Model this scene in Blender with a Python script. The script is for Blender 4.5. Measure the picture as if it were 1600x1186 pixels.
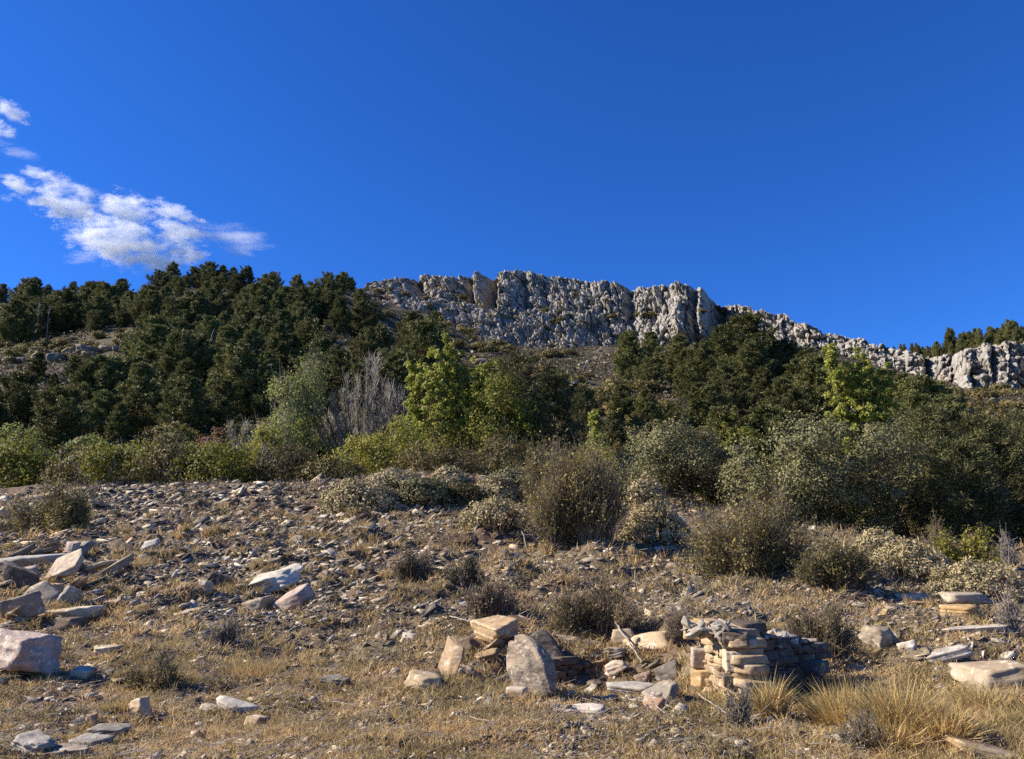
import bpy, math, random
import numpy as np
from mathutils import Vector, Matrix, Euler

for o in list(bpy.data.objects):
    bpy.data.objects.remove(o)
SC = bpy.context.scene
COL = SC.collection
R = math.radians

# ------------------------------------------------------------------ camera, sky, sun, exposure
PITCH = R(13.0); FPX = 1208.0; CAMZ = 1.6
cd = bpy.data.cameras.new('camera'); cam = bpy.data.objects.new('camera', cd); COL.objects.link(cam)
cam.location = (0, 0, CAMZ); cam.rotation_euler = (R(90) + PITCH, 0, 0)
cd.sensor_fit = 'HORIZONTAL'; cd.angle = 2 * math.atan(800 / FPX)
cd.clip_start = 0.1; cd.clip_end = 20000
SC.camera = cam

SUN_EL = R(33); SUN_DIR = Vector((-math.cos(SUN_EL) * math.cos(R(2)), math.cos(SUN_EL) * math.sin(R(2)), math.sin(SUN_EL)))
w = bpy.data.worlds.new('World'); SC.world = w; w.use_nodes = True
nt = w.node_tree; nt.nodes.clear()
sky = nt.nodes.new('ShaderNodeTexSky'); sky.sky_type = 'NISHITA'; sky.sun_disc = False
sky.sun_elevation = SUN_EL; sky.sun_rotation = math.atan2(SUN_DIR.x, SUN_DIR.y)
sky.altitude = 1600; sky.air_density = 1.0; sky.dust_density = 0.15; sky.ozone_density = 4.0
hs = nt.nodes.new('ShaderNodeHueSaturation'); hs.inputs['Saturation'].default_value = 1.18; hs.inputs['Value'].default_value = 0.95
tint = nt.nodes.new('ShaderNodeMix'); tint.data_type = 'RGBA'; tint.blend_type = 'MULTIPLY'; tint.inputs[0].default_value = 1; tint.inputs[7].default_value = (0.35, 0.62, 1.06, 1)
bg = nt.nodes.new('ShaderNodeBackground'); bg.inputs['Strength'].default_value = 0.10
out = nt.nodes.new('ShaderNodeOutputWorld')
nt.links.new(sky.outputs[0], hs.inputs['Color']); nt.links.new(hs.outputs[0], tint.inputs[6]); nt.links.new(tint.outputs[2], bg.inputs['Color']); nt.links.new(bg.outputs[0], out.inputs['Surface'])
sd = bpy.data.lights.new('sun', 'SUN'); sd.energy = 5.0; sd.angle = R(0.5); sd.color = (1.0, 0.93, 0.82)
sun = bpy.data.objects.new('sun', sd); COL.objects.link(sun)
sun.rotation_euler = (-SUN_DIR).to_track_quat('-Z', 'Y').to_euler(); sun.location = (-40, 0, 60)
vs = SC.view_settings
vs.view_transform = 'Standard'; vs.look = 'None'; vs.gamma = 1.0; vs.use_curve_mapping = False
vs.exposure = 0.95
SC.cycles.max_bounces = 6; SC.cycles.diffuse_bounces = 3; SC.cycles.transmission_bounces = 4
SC.cycles.transparent_max_bounces = 8; SC.cycles.volume_bounces = 12
SC.cycles.use_denoising = False

# ------------------------------------------------------------------ maths helpers
CT, ST = math.cos(PITCH), math.sin(PITCH)
def at(u, v, Y):
    """photo pixel (1600 wide) and forward distance Y -> world point"""
    a = (u - 800) / FPX; b = (593 - v) / FPX
    k = Y / (CT - b * ST)
    return np.array([a * k, Y, CAMZ + (ST + b * CT) * k])
def pix(p):
    d = p[1] * CT + (p[2] - CAMZ) * ST; up = -p[1] * ST + (p[2] - CAMZ) * CT
    return 800 + FPX * p[0] / d, 593 - FPX * up / d
def pixv(P):
    d = P[:, 1] * CT + (P[:, 2] - CAMZ) * ST; up = -P[:, 1] * ST + (P[:, 2] - CAMZ) * CT
    return 800 + FPX * P[:, 0] / d, 593 - FPX * up / d
def mpp(Y): return Y * 1.03 / FPX           # metres per photo pixel at distance Y

def hsh(ix, iy, iz, seed):
    h = (ix.astype(np.int64) * 374761393 + iy.astype(np.int64) * 668265263 + iz.astype(np.int64) * 2147483647 * 3 + seed * 974634777) & 0xffffffff
    h = ((h ^ (h >> 13)) * 1274126177) & 0xffffffff
    h = ((h ^ (h >> 16)) * 2246822519) & 0xffffffff
    return ((h ^ (h >> 15)) & 0xffffff) / float(0x1000000)
def vn2(x, y, seed=0):
    ix = np.floor(x); iy = np.floor(y); fx = x - ix; fy = y - iy
    fx = fx * fx * (3 - 2 * fx); fy = fy * fy * (3 - 2 * fy); z = np.zeros_like(ix)
    a = hsh(ix, iy, z, seed); b = hsh(ix + 1, iy, z, seed); c = hsh(ix, iy + 1, z, seed); d = hsh(ix + 1, iy + 1, z, seed)
    return (a + (b - a) * fx) * (1 - fy) + (c + (d - c) * fx) * fy - 0.5
def vn3(x, y, zz, seed=0):
    iz = np.floor(zz); fz = zz - iz; fz = fz * fz * (3 - 2 * fz)
    ix = np.floor(x); iy = np.floor(y); fx = x - ix; fy = y - iy
    fx = fx * fx * (3 - 2 * fx); fy = fy * fy * (3 - 2 * fy)
    r = []
    for k in (0, 1):
        a = hsh(ix, iy, iz + k, seed); b = hsh(ix + 1, iy, iz + k, seed); c = hsh(ix, iy + 1, iz + k, seed); d = hsh(ix + 1, iy + 1, iz + k, seed)
        r.append((a + (b - a) * fx) * (1 - fy) + (c + (d - c) * fx) * fy)
    return r[0] + (r[1] - r[0]) * fz - 0.5
def fbm2(x, y, oct=4, seed=0, gain=0.5):
    s = 0; a = 1.0
    for k in range(oct):
        s = s + a * vn2(x * 2 ** k + 17.3 * k, y * 2 ** k - 9.1 * k, seed + k); a *= gain
    return s
def fbm3(x, y, z, oct=3, seed=0, gain=0.5):
    s = 0; a = 1.0
    for k in range(oct):
        f = 2 ** k; s = s + a * vn3(x * f + 3.1 * k, y * f, z * f, seed + k); a *= gain
    return s
def sstep(a, b, x):
    t = np.clip((x - a) / (b - a), 0, 1); return t * t * (3 - 2 * t)

# ------------------------------------------------------------------ object helpers
def mk_mesh(name, V, faces, smooth=False):
    V = np.asarray(V, dtype=np.float32); faces = [np.asarray(f, dtype=np.int32) for f in faces if len(f)]
    me = bpy.data.meshes.new(name)
    me.vertices.add(len(V)); me.vertices.foreach_set('co', V.ravel())
    loops = np.concatenate([f.ravel() for f in faces]); sizes = np.concatenate([np.full(len(f), f.shape[1], np.int32) for f in faces])
    me.loops.add(len(loops)); me.loops.foreach_set('vertex_index', loops)
    me.polygons.add(len(sizes))
    st = np.concatenate([[0], np.cumsum(sizes)[:-1]]).astype(np.int32)
    me.polygons.foreach_set('loop_start', st)
    if smooth: me.polygons.foreach_set('use_smooth', np.ones(len(sizes), dtype=bool))
    me.update(calc_edges=True)
    return me
class MB:
    def __init__(s): s.V = []; s.F = {3: [], 4: []}; s.n = 0
    def add(s, V, F):
        V = np.asarray(V, dtype=float).reshape(-1, 3)
        if len(V) == 0: return
        F = F if isinstance(F, list) else [F]
        for f in F:
            f = np.asarray(f)
            if len(f): s.F[f.shape[1]].append(f + s.n)
        s.V.append(V); s.n += len(V)
    def mesh(s, name, smooth=False):
        return mk_mesh(name, np.concatenate(s.V), [np.concatenate(s.F[k]) for k in (3, 4) if s.F[k]], smooth)
def link(name, me, m=None, parent=None, loc=None):
    if m is not None and not me.materials: me.materials.append(m)
    o = bpy.data.objects.new(name, me); COL.objects.link(o)
    if parent is not None: o.parent = parent
    if loc is not None: o.location = loc
    return o
def empty(name, loc=(0, 0, 0), rz=0):
    o = bpy.data.objects.new(name, None); COL.objects.link(o); o.location = loc; o.rotation_euler = (0, 0, rz); o.empty_display_size = 0.2
    return o
REG = []                                    # things whose labels are completed from what stands beside them
def tag(o, label=None, cat=None, group=None, kind=None, auto=None, at_=None):
    if label: o['label'] = label
    if cat: o['category'] = cat
    if group: o['group'] = group
    if kind: o['kind'] = kind
    if auto: REG.append((o, auto, at_)); o['kind'] = 'thing'
def copy_tree(o, parent=None):
    c = o.copy(); COL.objects.link(c)
    if parent is not None: c.parent = parent
    for ch in o.children: copy_tree(ch, c)
    return c

# ------------------------------------------------------------------ materials
def mat(name):
    m = bpy.data.materials.new(name); m.use_nodes = True
    n = m.node_tree; b = n.nodes['Principled BSDF']; b.inputs['Specular IOR Level'].default_value = 0.2
    return m, n, b
def N(n, t, **kw):
    x = n.nodes.new(t)
    for k, v in kw.items():
        if k in x.inputs: x.inputs[k].default_value = v
        else: setattr(x, k, v)
    return x
def ramp(n, stops, src):
    r = n.nodes.new('ShaderNodeValToRGB'); e = r.color_ramp.elements
    while len(e) < len(stops): e.new(0.5)
    for i, (p, c) in enumerate(stops): e[i].position = p; e[i].color = (*c, 1) if len(c) == 3 else c
    n.links.new(src, r.inputs[0]); return r
def mixc(n, f, a, b, mode='MIX'):
    m = n.nodes.new('ShaderNodeMix'); m.data_type = 'RGBA'; m.blend_type = mode
    for s, x in ((0, f), (6, a), (7, b)):
        if hasattr(x, 'is_linked'): n.links.new(x, m.inputs[s])
        elif s: m.inputs[s].default_value = (*x, 1)
        else: m.inputs[s].default_value = x
    return m.outputs[2]
def maths(n, op, a, b=None):
    m = n.nodes.new('ShaderNodeMath'); m.operation = op
    for i, x in enumerate((a, b)):
        if x is None: continue
        if hasattr(x, 'is_linked'): n.links.new(x, m.inputs[i])
        else: m.inputs[i].default_value = x
    return m.outputs[0]

def leaf_mat(name, stops, trans=0.35, tobj=0.0, rough=0.6, vscale=0.9):
    """stops: colours the leaves vary between, picked per leaf"""
    m, n, b = mat(name)
    g = n.nodes.new('ShaderNodeNewGeometry'); oi = n.nodes.new('ShaderNodeObjectInfo')
    k = len(stops)
    c = ramp(n, [(i / (k - 1), s) for i, s in enumerate(stops)], g.outputs['Random Per Island']).outputs[0]
    if tobj:
        h = N(n, 'ShaderNodeHueSaturation'); n.links.new(c, h.inputs['Color'])
        v = N(n, 'ShaderNodeMapRange'); n.links.new(oi.outputs['Random'], v.inputs[0]); v.inputs[3].default_value = 1 - tobj; v.inputs[4].default_value = 1 + tobj
        n.links.new(v.outputs[0], h.inputs['Value'])
        r2 = maths(n, 'FRACT', maths(n, 'MULTIPLY', oi.outputs['Random'], 7.31))
        v2 = N(n, 'ShaderNodeMapRange'); n.links.new(r2, v2.inputs[0]); v2.inputs[3].default_value = 0.5 - 0.012 * tobj / 0.3; v2.inputs[4].default_value = 0.5 + 0.008 * tobj / 0.3
        n.links.new(v2.outputs[0], h.inputs['Hue']); c = h.outputs[0]
    tc = n.nodes.new('ShaderNodeTexCoord'); no = N(n, 'ShaderNodeTexNoise', Scale=vscale, Detail=2.0); n.links.new(tc.outputs['Object'], no.inputs['Vector'])
    h3 = N(n, 'ShaderNodeHueSaturation'); n.links.new(c, h3.inputs['Color']); mr = N(n, 'ShaderNodeMapRange'); n.links.new(no.outputs[0], mr.inputs[0])
    mr.inputs[1].default_value = 0.3; mr.inputs[2].default_value = 0.7; mr.inputs[3].default_value = 0.62; mr.inputs[4].default_value = 1.38; n.links.new(mr.outputs[0], h3.inputs['Value'])
    mh = N(n, 'ShaderNodeMapRange'); n.links.new(no.outputs[0], mh.inputs[0]); mh.inputs[1].default_value = 0.3; mh.inputs[2].default_value = 0.7; mh.inputs[3].default_value = 0.508; mh.inputs[4].default_value = 0.492; n.links.new(mh.outputs[0], h3.inputs['Hue']); c = h3.outputs[0]
    n.links.new(c, b.inputs['Base Color']); b.inputs['Roughness'].default_value = rough
    t = n.nodes.new('ShaderNodeBsdfTranslucent'); n.links.new(c, t.inputs['Color'])
    mx = n.nodes.new('ShaderNodeMixShader'); mx.inputs[0].default_value = trans
    n.links.new(b.outputs[0], mx.inputs[1]); n.links.new(t.outputs[0], mx.inputs[2])
    n.links.new(mx.outputs[0], n.nodes['Material Output'].inputs['Surface'])
    return m
def bark_mat(name, c1, c2, scale=6):
    m, n, b = mat(name)
    tc = n.nodes.new('ShaderNodeTexCoord'); mp = N(n, 'ShaderNodeMapping'); mp.inputs['Scale'].default_value = (1, 1, 0.3)
    n.links.new(tc.outputs['Object'], mp.inputs[0])
    no = N(n, 'ShaderNodeTexNoise', Scale=scale, Detail=4.0); n.links.new(mp.outputs[0], no.inputs['Vector'])
    n.links.new(ramp(n, [(0.35, c1), (0.65, c2)], no.outputs[0]).outputs[0], b.inputs['Base Color']); b.inputs['Roughness'].default_value = 0.9
    bp = N(n, 'ShaderNodeBump', Strength=0.5, Distance=0.03); n.links.new(no.outputs[0], bp.inputs['Height']); n.links.new(bp.outputs[0], b.inputs['Normal'])
    return m
def rock_mat(name, base, dark, stain, lichen, scale=3.0, stain_amt=0.5, island=False, bump=0.03, tvar=0.25):
    m, n, b = mat(name)
    tc = n.nodes.new('ShaderNodeTexCoord'); oi = n.nodes.new('ShaderNodeObjectInfo')
    off = N(n, 'ShaderNodeVectorMath', operation='ADD'); sc = N(n, 'ShaderNodeVectorMath', operation='SCALE')
    cmb = n.nodes.new('ShaderNodeCombineXYZ')
    for i in range(3): n.links.new(oi.outputs['Random'], cmb.inputs[i])
    n.links.new(cmb.outputs[0], sc.inputs[0]); sc.inputs['Scale'].default_value = 40
    n.links.new(tc.outputs['Object'], off.inputs[0]); n.links.new(sc.outputs[0], off.inputs[1])
    def noise(s, d=5.0, r=0.6, vec=off.outputs[0]):
        x = N(n, 'ShaderNodeTexNoise', Scale=s, Detail=d, Roughness=r); n.links.new(vec, x.inputs['Vector']); return x.outputs[0]
    n1 = noise(scale); n2 = noise(scale * 0.45, 3.0); n3 = noise(scale * 3.0, 3.0, 0.6)
    mp = N(n, 'ShaderNodeMapping'); mp.inputs['Scale'].default_value = (1, 1, 3.5); n.links.new(off.outputs[0], mp.inputs[0])
    n4 = noise(scale * 1.2, 4.0, 0.6, mp.outputs[0])
    c = ramp(n, [(0.3, dark), (0.62, base)], n1).outputs[0]
    c = mixc(n, maths(n, 'MULTIPLY', ramp(n, [(0.45, (0, 0, 0)), (0.62, (1, 1, 1))], n2).outputs[0], stain_amt), c, stain)
    c = mixc(n, ramp(n, [(0.57, (0, 0, 0)), (0.66, (1, 1, 1))], n3).outputs[0], c, lichen)
    c = mixc(n, ramp(n, [(0.36, (0.5, 0.5, 0.5)), (0.44, (0, 0, 0))], n4).outputs[0], c, dark)
    h = N(n, 'ShaderNodeHueSaturation'); n.links.new(c, h.inputs['Color'])
    src = oi.outputs['Random']
    if island: src = n.nodes.new('ShaderNodeNewGeometry').outputs['Random Per Island']
    v = N(n, 'ShaderNodeMapRange'); n.links.new(src, v.inputs[0]); v.inputs[3].default_value = 1 - tvar; v.inputs[4].default_value = 1 + tvar
    n.links.new(v.outputs[0], h.inputs['Value'])
    v2 = N(n, 'ShaderNodeMapRange'); n.links.new(maths(n, 'FRACT', maths(n, 'MULTIPLY', src, 5.7)), v2.inputs[0]); v2.inputs[3].default_value = 0.65; v2.inputs[4].default_value = 1.15
    n.links.new(v2.outputs[0], h.inputs['Saturation'])
    n.links.new(h.outputs[0], b.inputs['Base Color']); b.inputs['Roughness'].default_value = 0.85
    bp = N(n, 'ShaderNodeBump', Strength=0.6, Distance=bump)
    n.links.new(maths(n, 'ADD', maths(n, 'ADD', maths(n, 'MULTIPLY', n3, 0.5), n1), n4), bp.inputs['Height']); n.links.new(bp.outputs[0], b.inputs['Normal'])
    return m

M = {}
M['pine'] = leaf_mat('pine_needles', [(0.0753, 0.0812, 0.0259), (0.1256, 0.1279, 0.0377), (0.1926, 0.1748, 0.0541), (0.1038, 0.1093, 0.0401)], 0.2, 0.3)
M['pine_dark'] = leaf_mat('dark_needles', [(0.0473, 0.0541, 0.0202), (0.0961, 0.0966, 0.0336), (0.1626, 0.1421, 0.0538)], 0.2, 0.15)
M['poplar'] = leaf_mat('poplar_leaves', [(0.1737, 0.2059, 0.0335), (0.2894, 0.3021, 0.0538), (0.4342, 0.3981, 0.0837), (0.2315, 0.2608, 0.0478)], 0.4)
M['pale_leaf'] = leaf_mat('pale_leaves', [(0.1375, 0.1654, 0.043), (0.2338, 0.2481, 0.067), (0.33, 0.317, 0.0956), (0.11, 0.1379, 0.0335)], 0.35)
M['green_leaf'] = leaf_mat('green_leaves', [(0.0888, 0.1051, 0.017), (0.1774, 0.1838, 0.0302), (0.2957, 0.2626, 0.0473), (0.1183, 0.1182, 0.0236)], 0.4)
M['yellow_leaf'] = leaf_mat('yellow_green_leaves', [(0.183, 0.1857, 0.025), (0.2974, 0.2731, 0.045), (0.389, 0.3277, 0.07), (0.1144, 0.1202, 0.02)], 0.4)
M['oak'] = leaf_mat('oak_leaves', [(0.0702, 0.0691, 0.0271), (0.1522, 0.1392, 0.0597), (0.3045, 0.2673, 0.1233), (0.0937, 0.0913, 0.0358)], 0.2)
M['brown_leaf'] = leaf_mat('brown_leaves', [(0.127, 0.0965, 0.0317), (0.2257, 0.1723, 0.054), (0.2117, 0.1929, 0.0447), (0.3527, 0.2756, 0.0978)], 0.3)
M['olive_leaf'] = leaf_mat('olive_leaves', [(0.0963, 0.0788, 0.0276), (0.1788, 0.147, 0.0467), (0.275, 0.2166, 0.0797)], 0.25, 0.35)
M['cushion'] = leaf_mat('cushion_leaves', [(0.1956, 0.1543, 0.0719), (0.3912, 0.3082, 0.144), (0.5624, 0.4405, 0.2366), (0.3056, 0.2533, 0.1542)], 0.15)
M['russet'] = leaf_mat('russet_leaves', [(0.20, 0.09, 0.05), (0.28, 0.14, 0.08), (0.15, 0.09, 0.05)], 0.3)
M['broom'] = leaf_mat('broom_twigs', [(0.035, 0.038, 0.016), (0.07, 0.07, 0.028), (0.11, 0.10, 0.045), (0.16, 0.14, 0.075)], 0.2)
M['grass'] = leaf_mat('dry_grass', [(0.3798, 0.254, 0.1057), (0.5363, 0.3704, 0.1654), (0.2681, 0.1905, 0.0689), (0.6257, 0.4551, 0.2297), (0.3128, 0.2487, 0.0827)], 0.35)
M['straw'] = leaf_mat('straw', [(0.569, 0.3875, 0.1365), (0.7904, 0.5516, 0.2158), (0.4111, 0.2757, 0.115), (0.3161, 0.2608, 0.0865), (0.3004, 0.2236, 0.1439), (0.664, 0.4323, 0.1439)], 0.3)
M['straw_bright'] = leaf_mat('bright_straw', [(0.504, 0.315, 0.0712), (0.672, 0.4305, 0.114), (0.408, 0.2625, 0.057), (0.336, 0.2625, 0.057)], 0.4)
M['scrub'] = leaf_mat('dead_scrub', [(0.16, 0.11, 0.07), (0.26, 0.18, 0.11), (0.11, 0.08, 0.05), (0.22, 0.18, 0.08), (0.36, 0.28, 0.18)], 0.2)
M['hillscrub'] = leaf_mat('hill_scrub', [(0.0638, 0.044, 0.0255), (0.102, 0.076, 0.0375), (0.0723, 0.0624, 0.0255), (0.1445, 0.108, 0.0638), (0.187, 0.152, 0.1125)], 0.1)
M['twig'] = leaf_mat('grey_twigs', [(0.22, 0.18, 0.145), (0.32, 0.275, 0.225), (0.15, 0.12, 0.095)], 0.0)
M['litter'] = leaf_mat('dead_stalks', [(0.32, 0.264, 0.2), (0.176, 0.132, 0.092), (0.416, 0.36, 0.288), (0.112, 0.08, 0.056)], 0.0)
M['twig_mauve'] = leaf_mat('mauve_twigs', [(0.184, 0.15, 0.1187), (0.276, 0.235, 0.19), (0.1196, 0.095, 0.076), (0.3864, 0.36, 0.2945)], 0.0)
M['twig_brown'] = leaf_mat('brown_twigs', [(0.12, 0.0855, 0.0595), (0.2, 0.1472, 0.102), (0.28, 0.2185, 0.153)], 0.0)
M['deadwood'] = bark_mat('bleached_wood', (0.42, 0.36, 0.29), (0.22, 0.18, 0.145), 12)
M['bark'] = bark_mat('pine_bark', (0.10, 0.065, 0.045), (0.20, 0.13, 0.09))
M['bark_grey'] = bark_mat('grey_bark', (0.20, 0.18, 0.16), (0.38, 0.35, 0.32))
M['slate'] = rock_mat('slate_stone', (0.320, 0.260, 0.176), (0.126, 0.098, 0.067), (0.301, 0.194, 0.095), (0.466, 0.380, 0.254), 2.6, 0.6)
M['ochre'] = rock_mat('ochre_stone', (0.50, 0.36, 0.195), (0.24, 0.155, 0.085), (0.46, 0.28, 0.13), (0.56, 0.48, 0.36), 3.0, 0.5)
M['orange'] = rock_mat('orange_stone', (0.46, 0.33, 0.225), (0.22, 0.13, 0.085), (0.42, 0.24, 0.14), (0.56, 0.49, 0.40), 5.0, 0.6)
M['lichen'] = rock_mat('lichen_stone', (0.36, 0.265, 0.16), (0.05, 0.04, 0.032), (0.36, 0.23, 0.12), (0.48, 0.41, 0.30), 6.5, 0.5, tvar=0.05)
M['darkslate'] = rock_mat('dark_stone', (0.150, 0.115, 0.086), (0.070, 0.055, 0.043), (0.200, 0.125, 0.069), (0.340, 0.278, 0.206), 3.5, 0.5)
M['sunwall'] = rock_mat('wall_stone_sun_tone', (0.36, 0.265, 0.155), (0.17, 0.12, 0.075), (0.34, 0.22, 0.11), (0.42, 0.36, 0.27), 4.0, 0.5)  # sunlit copy of the one wall stone, sunlight put into its paler colour
M['masonry'] = rock_mat('wall_stone_shade_tone', (0.145, 0.112, 0.08), (0.065, 0.05, 0.04), (0.20, 0.125, 0.065), (0.27, 0.225, 0.175), 4.0, 0.6)  # same stone for wall faces in shade, the shade painted in as darker colour
M['pale'] = rock_mat('pale_stone', (0.500, 0.427, 0.310), (0.240, 0.192, 0.138), (0.460, 0.336, 0.189), (0.600, 0.528, 0.404), 3.0, 0.5)
M['scree'] = rock_mat('scree_stone', (0.388, 0.318, 0.215), (0.184, 0.142, 0.092), (0.349, 0.221, 0.109), (0.543, 0.451, 0.310), 0.7, 0.6, island=True, tvar=0.6)
ROCKNAMES = {'slate': 'grey', 'ochre': 'ochre', 'orange': 'orange brown', 'darkslate': 'dark', 'pale': 'pale', 'lichen': 'lichened'}

# ground: dry soil and grass near, scrubby needle litter on the mountain
def ground_mat():
    m, n, b = mat('dry_ground')
    tc = n.nodes.new('ShaderNodeTexCoord'); sep = n.nodes.new('ShaderNodeSeparateXYZ'); n.links.new(tc.outputs['Object'], sep.inputs[0])
    def noise(s, d=6.0, r=0.62):
        x = N(n, 'ShaderNodeTexNoise', Scale=s, Detail=d, Roughness=r); n.links.new(tc.outputs['Object'], x.inputs['Vector']); return x.outputs[0]
    a = noise(0.35); a2 = noise(2.5); a3 = noise(14.0); a4 = noise(0.05, 5.0); a5 = noise(0.22, 8.0, 0.75)
    near = ramp(n, [(0.30, (0.075, 0.055, 0.036)), (0.45, (0.165, 0.122, 0.075)), (0.58, (0.235, 0.18, 0.10)), (0.7, (0.17, 0.145, 0.066))], a2).outputs[0]
    near = mixc(n, ramp(n, [(0.42, (0, 0, 0)), (0.6, (1, 1, 1))], a).outputs[0], near, (0.155, 0.098, 0.062))
    near = mixc(n, ramp(n, [(0.40, (0.7, 0.7, 0.7)), (0.5, (0, 0, 0))], a3).outputs[0], near, (0.13, 0.095, 0.07))
    far = ramp(n, [(0.34, (0.035, 0.030, 0.02)), (0.5, (0.075, 0.06, 0.037)), (0.62, (0.13, 0.10, 0.055)), (0.72, (0.20, 0.165, 0.12))], a5).outputs[0]
    far = mixc(n, ramp(n, [(0.45, (0, 0, 0)), (0.62, (0.7, 0.7, 0.7))], a4).outputs[0], far, (0.085, 0.072, 0.034))
    f = N(n, 'ShaderNodeMapRange'); n.links.new(sep.outputs[1], f.inputs[0]); f.inputs[1].default_value = 50; f.inputs[2].default_value = 75
    n.links.new(mixc(n, f.outputs[0], near, far), b.inputs['Base Color']); b.inputs['Roughness'].default_value = 0.95
    bp = N(n, 'ShaderNodeBump', Strength=0.9, Distance=0.06); n.links.new(maths(n, 'ADD', a2, a3), bp.inputs['Height']); n.links.new(bp.outputs[0], b.inputs['Normal'])
    return m
M['ground'] = ground_mat()
def cliff_mat():
    m, n, b = mat('quartzite_cliff')
    tc = n.nodes.new('ShaderNodeTexCoord')
    def noise(s, d=6.0, r=0.65, sc=(1, 1, 1)):
        mp = N(n, 'ShaderNodeMapping'); mp.inputs['Scale'].default_value = sc; n.links.new(tc.outputs['Object'], mp.inputs[0])
        x = N(n, 'ShaderNodeTexNoise', Scale=s, Detail=d, Roughness=r); n.links.new(mp.outputs[0], x.inputs['Vector']); return x.outputs[0]
    a = noise(0.12); v = noise(0.30, 6.0, 0.65, (1, 1, 0.35)); st = noise(0.045, 4.0); li = noise(0.7, 6.0, 0.7, (1, 1, 0.6)); sp = noise(0.09, 7.0, 0.7)
    c = ramp(n, [(0.30, (0.20, 0.178, 0.15)), (0.5, (0.33, 0.30, 0.255)), (0.7, (0.44, 0.40, 0.345))], v).outputs[0]
    c = mixc(n, ramp(n, [(0.55, (0, 0, 0)), (0.68, (0.75, 0.75, 0.75))], st).outputs[0], c, (0.40, 0.29, 0.175))
    c = mixc(n, ramp(n, [(0.38, (0.8, 0.8, 0.8)), (0.47, (0, 0, 0))], li).outputs[0], c, (0.13, 0.115, 0.10))
    # earth and scrub on the flatter ledges
    g = n.nodes.new('ShaderNodeNewGeometry'); s2 = n.nodes.new('ShaderNodeSeparateXYZ'); n.links.new(g.outputs['Normal'], s2.inputs[0])
    fl = ramp(n, [(0.62, (0, 0, 0)), (0.80, (1, 1, 1))], s2.outputs[2]).outputs[0]
    fl = maths(n, 'MULTIPLY', fl, ramp(n, [(0.45, (0, 0, 0)), (0.58, (1, 1, 1))], sp).outputs[0])
    c = mixc(n, fl, c, (0.15, 0.11, 0.075))
    sp2 = noise(0.055, 8.0, 0.75, (1, 1, 1.6)); c = mixc(n, ramp(n, [(0.55, (0, 0, 0)), (0.63, (0.85, 0.85, 0.85))], sp2).outputs[0], c, (0.12, 0.088, 0.06))
    n.links.new(c, b.inputs['Base Color']); b.inputs['Roughness'].default_value = 0.9
    bp = N(n, 'ShaderNodeBump', Strength=1.0, Distance=0.8); n.links.new(maths(n, 'ADD', v, li), bp.inputs['Height']); n.links.new(bp.outputs[0], b.inputs['Normal'])
    return m
M['cliff'] = cliff_mat()

# ------------------------------------------------------------------ terrain: control rows (distance -> where the surface lies)
UL = np.array([-900, -300, 0, 200, 400, 550, 600, 800, 1000, 1200, 1400, 1600, 1900, 2500])
ROWS = [
    (6.85, [1186, 1186, 1186, 1186, 1186, 1186.0, 1186, 1186, 1186, 1186, 1186, 1186, 1186, 1186]),
    (9.5, [1088, 1090, 1092, 1095, 1096, 1096.0, 1096, 1096, 1095, 1095, 1095, 1095, 1096, 1098]),
    (14, [985, 995, 1003, 1010, 1012, 1012.0, 1012, 1012, 1012, 1012, 1012, 1012, 1015, 1015]),
    (18, [935, 940, 944, 948, 950, 950.0, 950, 950, 952, 955, 957, 957, 958, 958]),
    (24, [878, 882, 886, 888, 890, 888.5, 888, 888, 892, 900, 906, 908, 908, 908]),
    (32, [828, 832, 836, 838, 836, 831.5, 830, 828, 836, 852, 870, 876, 878, 878]),
    (42, [796, 800, 802, 800, 794, 785.0, 782, 778, 790, 818, 850, 860, 862, 862]),
    (50, [768, 770, 771, 769, 765, 755.2, 752, 749, 766, 806, 846, 856, 858, 858]),
    (60, [776, 777, 777, 776, 773, 767.0, 765, 765, 775, 802, 840, 850, 852, 852]),
    (75, [768, 768, 766, 764, 762, 760.5, 760, 760, 766, 786, 815, 826, 830, 830]),
    (95, [732, 730, 726, 724, 722, 722.0, 722, 724, 730, 745, 762, 772, 776, 780]),
    (120, [690, 684, 678, 674, 670, 668.5, 668, 668, 672, 684, 696, 704, 710, 715]),
    (180, [590, 582, 576, 572, 576, 584, 592, 610, 614, 606, 628, 655, 665, 670]),
    (250, [540, 528, 520, 515, 512, 528, 548, 580, 578, 570, 606, 626, 636, 640]),
    (320, [523, 504, 491, 486, 478, 480, 520, 562, 558, 549, 590, 610, 612, 615]),
    (400, [504, 490, 480, 462, 452, 450, 496, 551, 542, 532, 570, 600, 605, 608]),
    (440, [514, 500, 484, 464, 452, 446, 486, 548, 536, 525, 560, 590, 598, 600]),
    (480, [542, 522, 500, 480, 458, 446, 478, 542, 530, 520, 550, 585, 590, 595]),
    (700, [640, 620, 600, 580, 560, 552.5, 550, 560, 580, 600, 620, 640, 650, 660]),
    (1200, [820, 820, 820, 820, 820, 820.0, 820, 820, 820, 820, 820, 820, 820, 820]),
]
SG = np.linspace(-2.2, 2.2, 353)
_lz = []; _ly = []
for Y, vv in ROWS:
    P = np.array([at(u, v, Y) for u, v in zip(UL, vv)])
    z = np.interp(SG, P[:, 0] / Y, P[:, 2])
    k = np.exp(-np.linspace(-2, 2, 13) ** 2); k /= k.sum()
    z = np.convolve(np.pad(z, 6, mode='edge'), k, 'valid')
    _ly.append(math.log(Y)); _lz.append(z)
for Y in (3.0, 1.0): _ly.insert(0, math.log(Y)); _lz.insert(0, np.zeros_like(SG))
LY = np.array(_ly); LZ = np.array(_lz)
SL = np.zeros_like(LZ)
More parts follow.
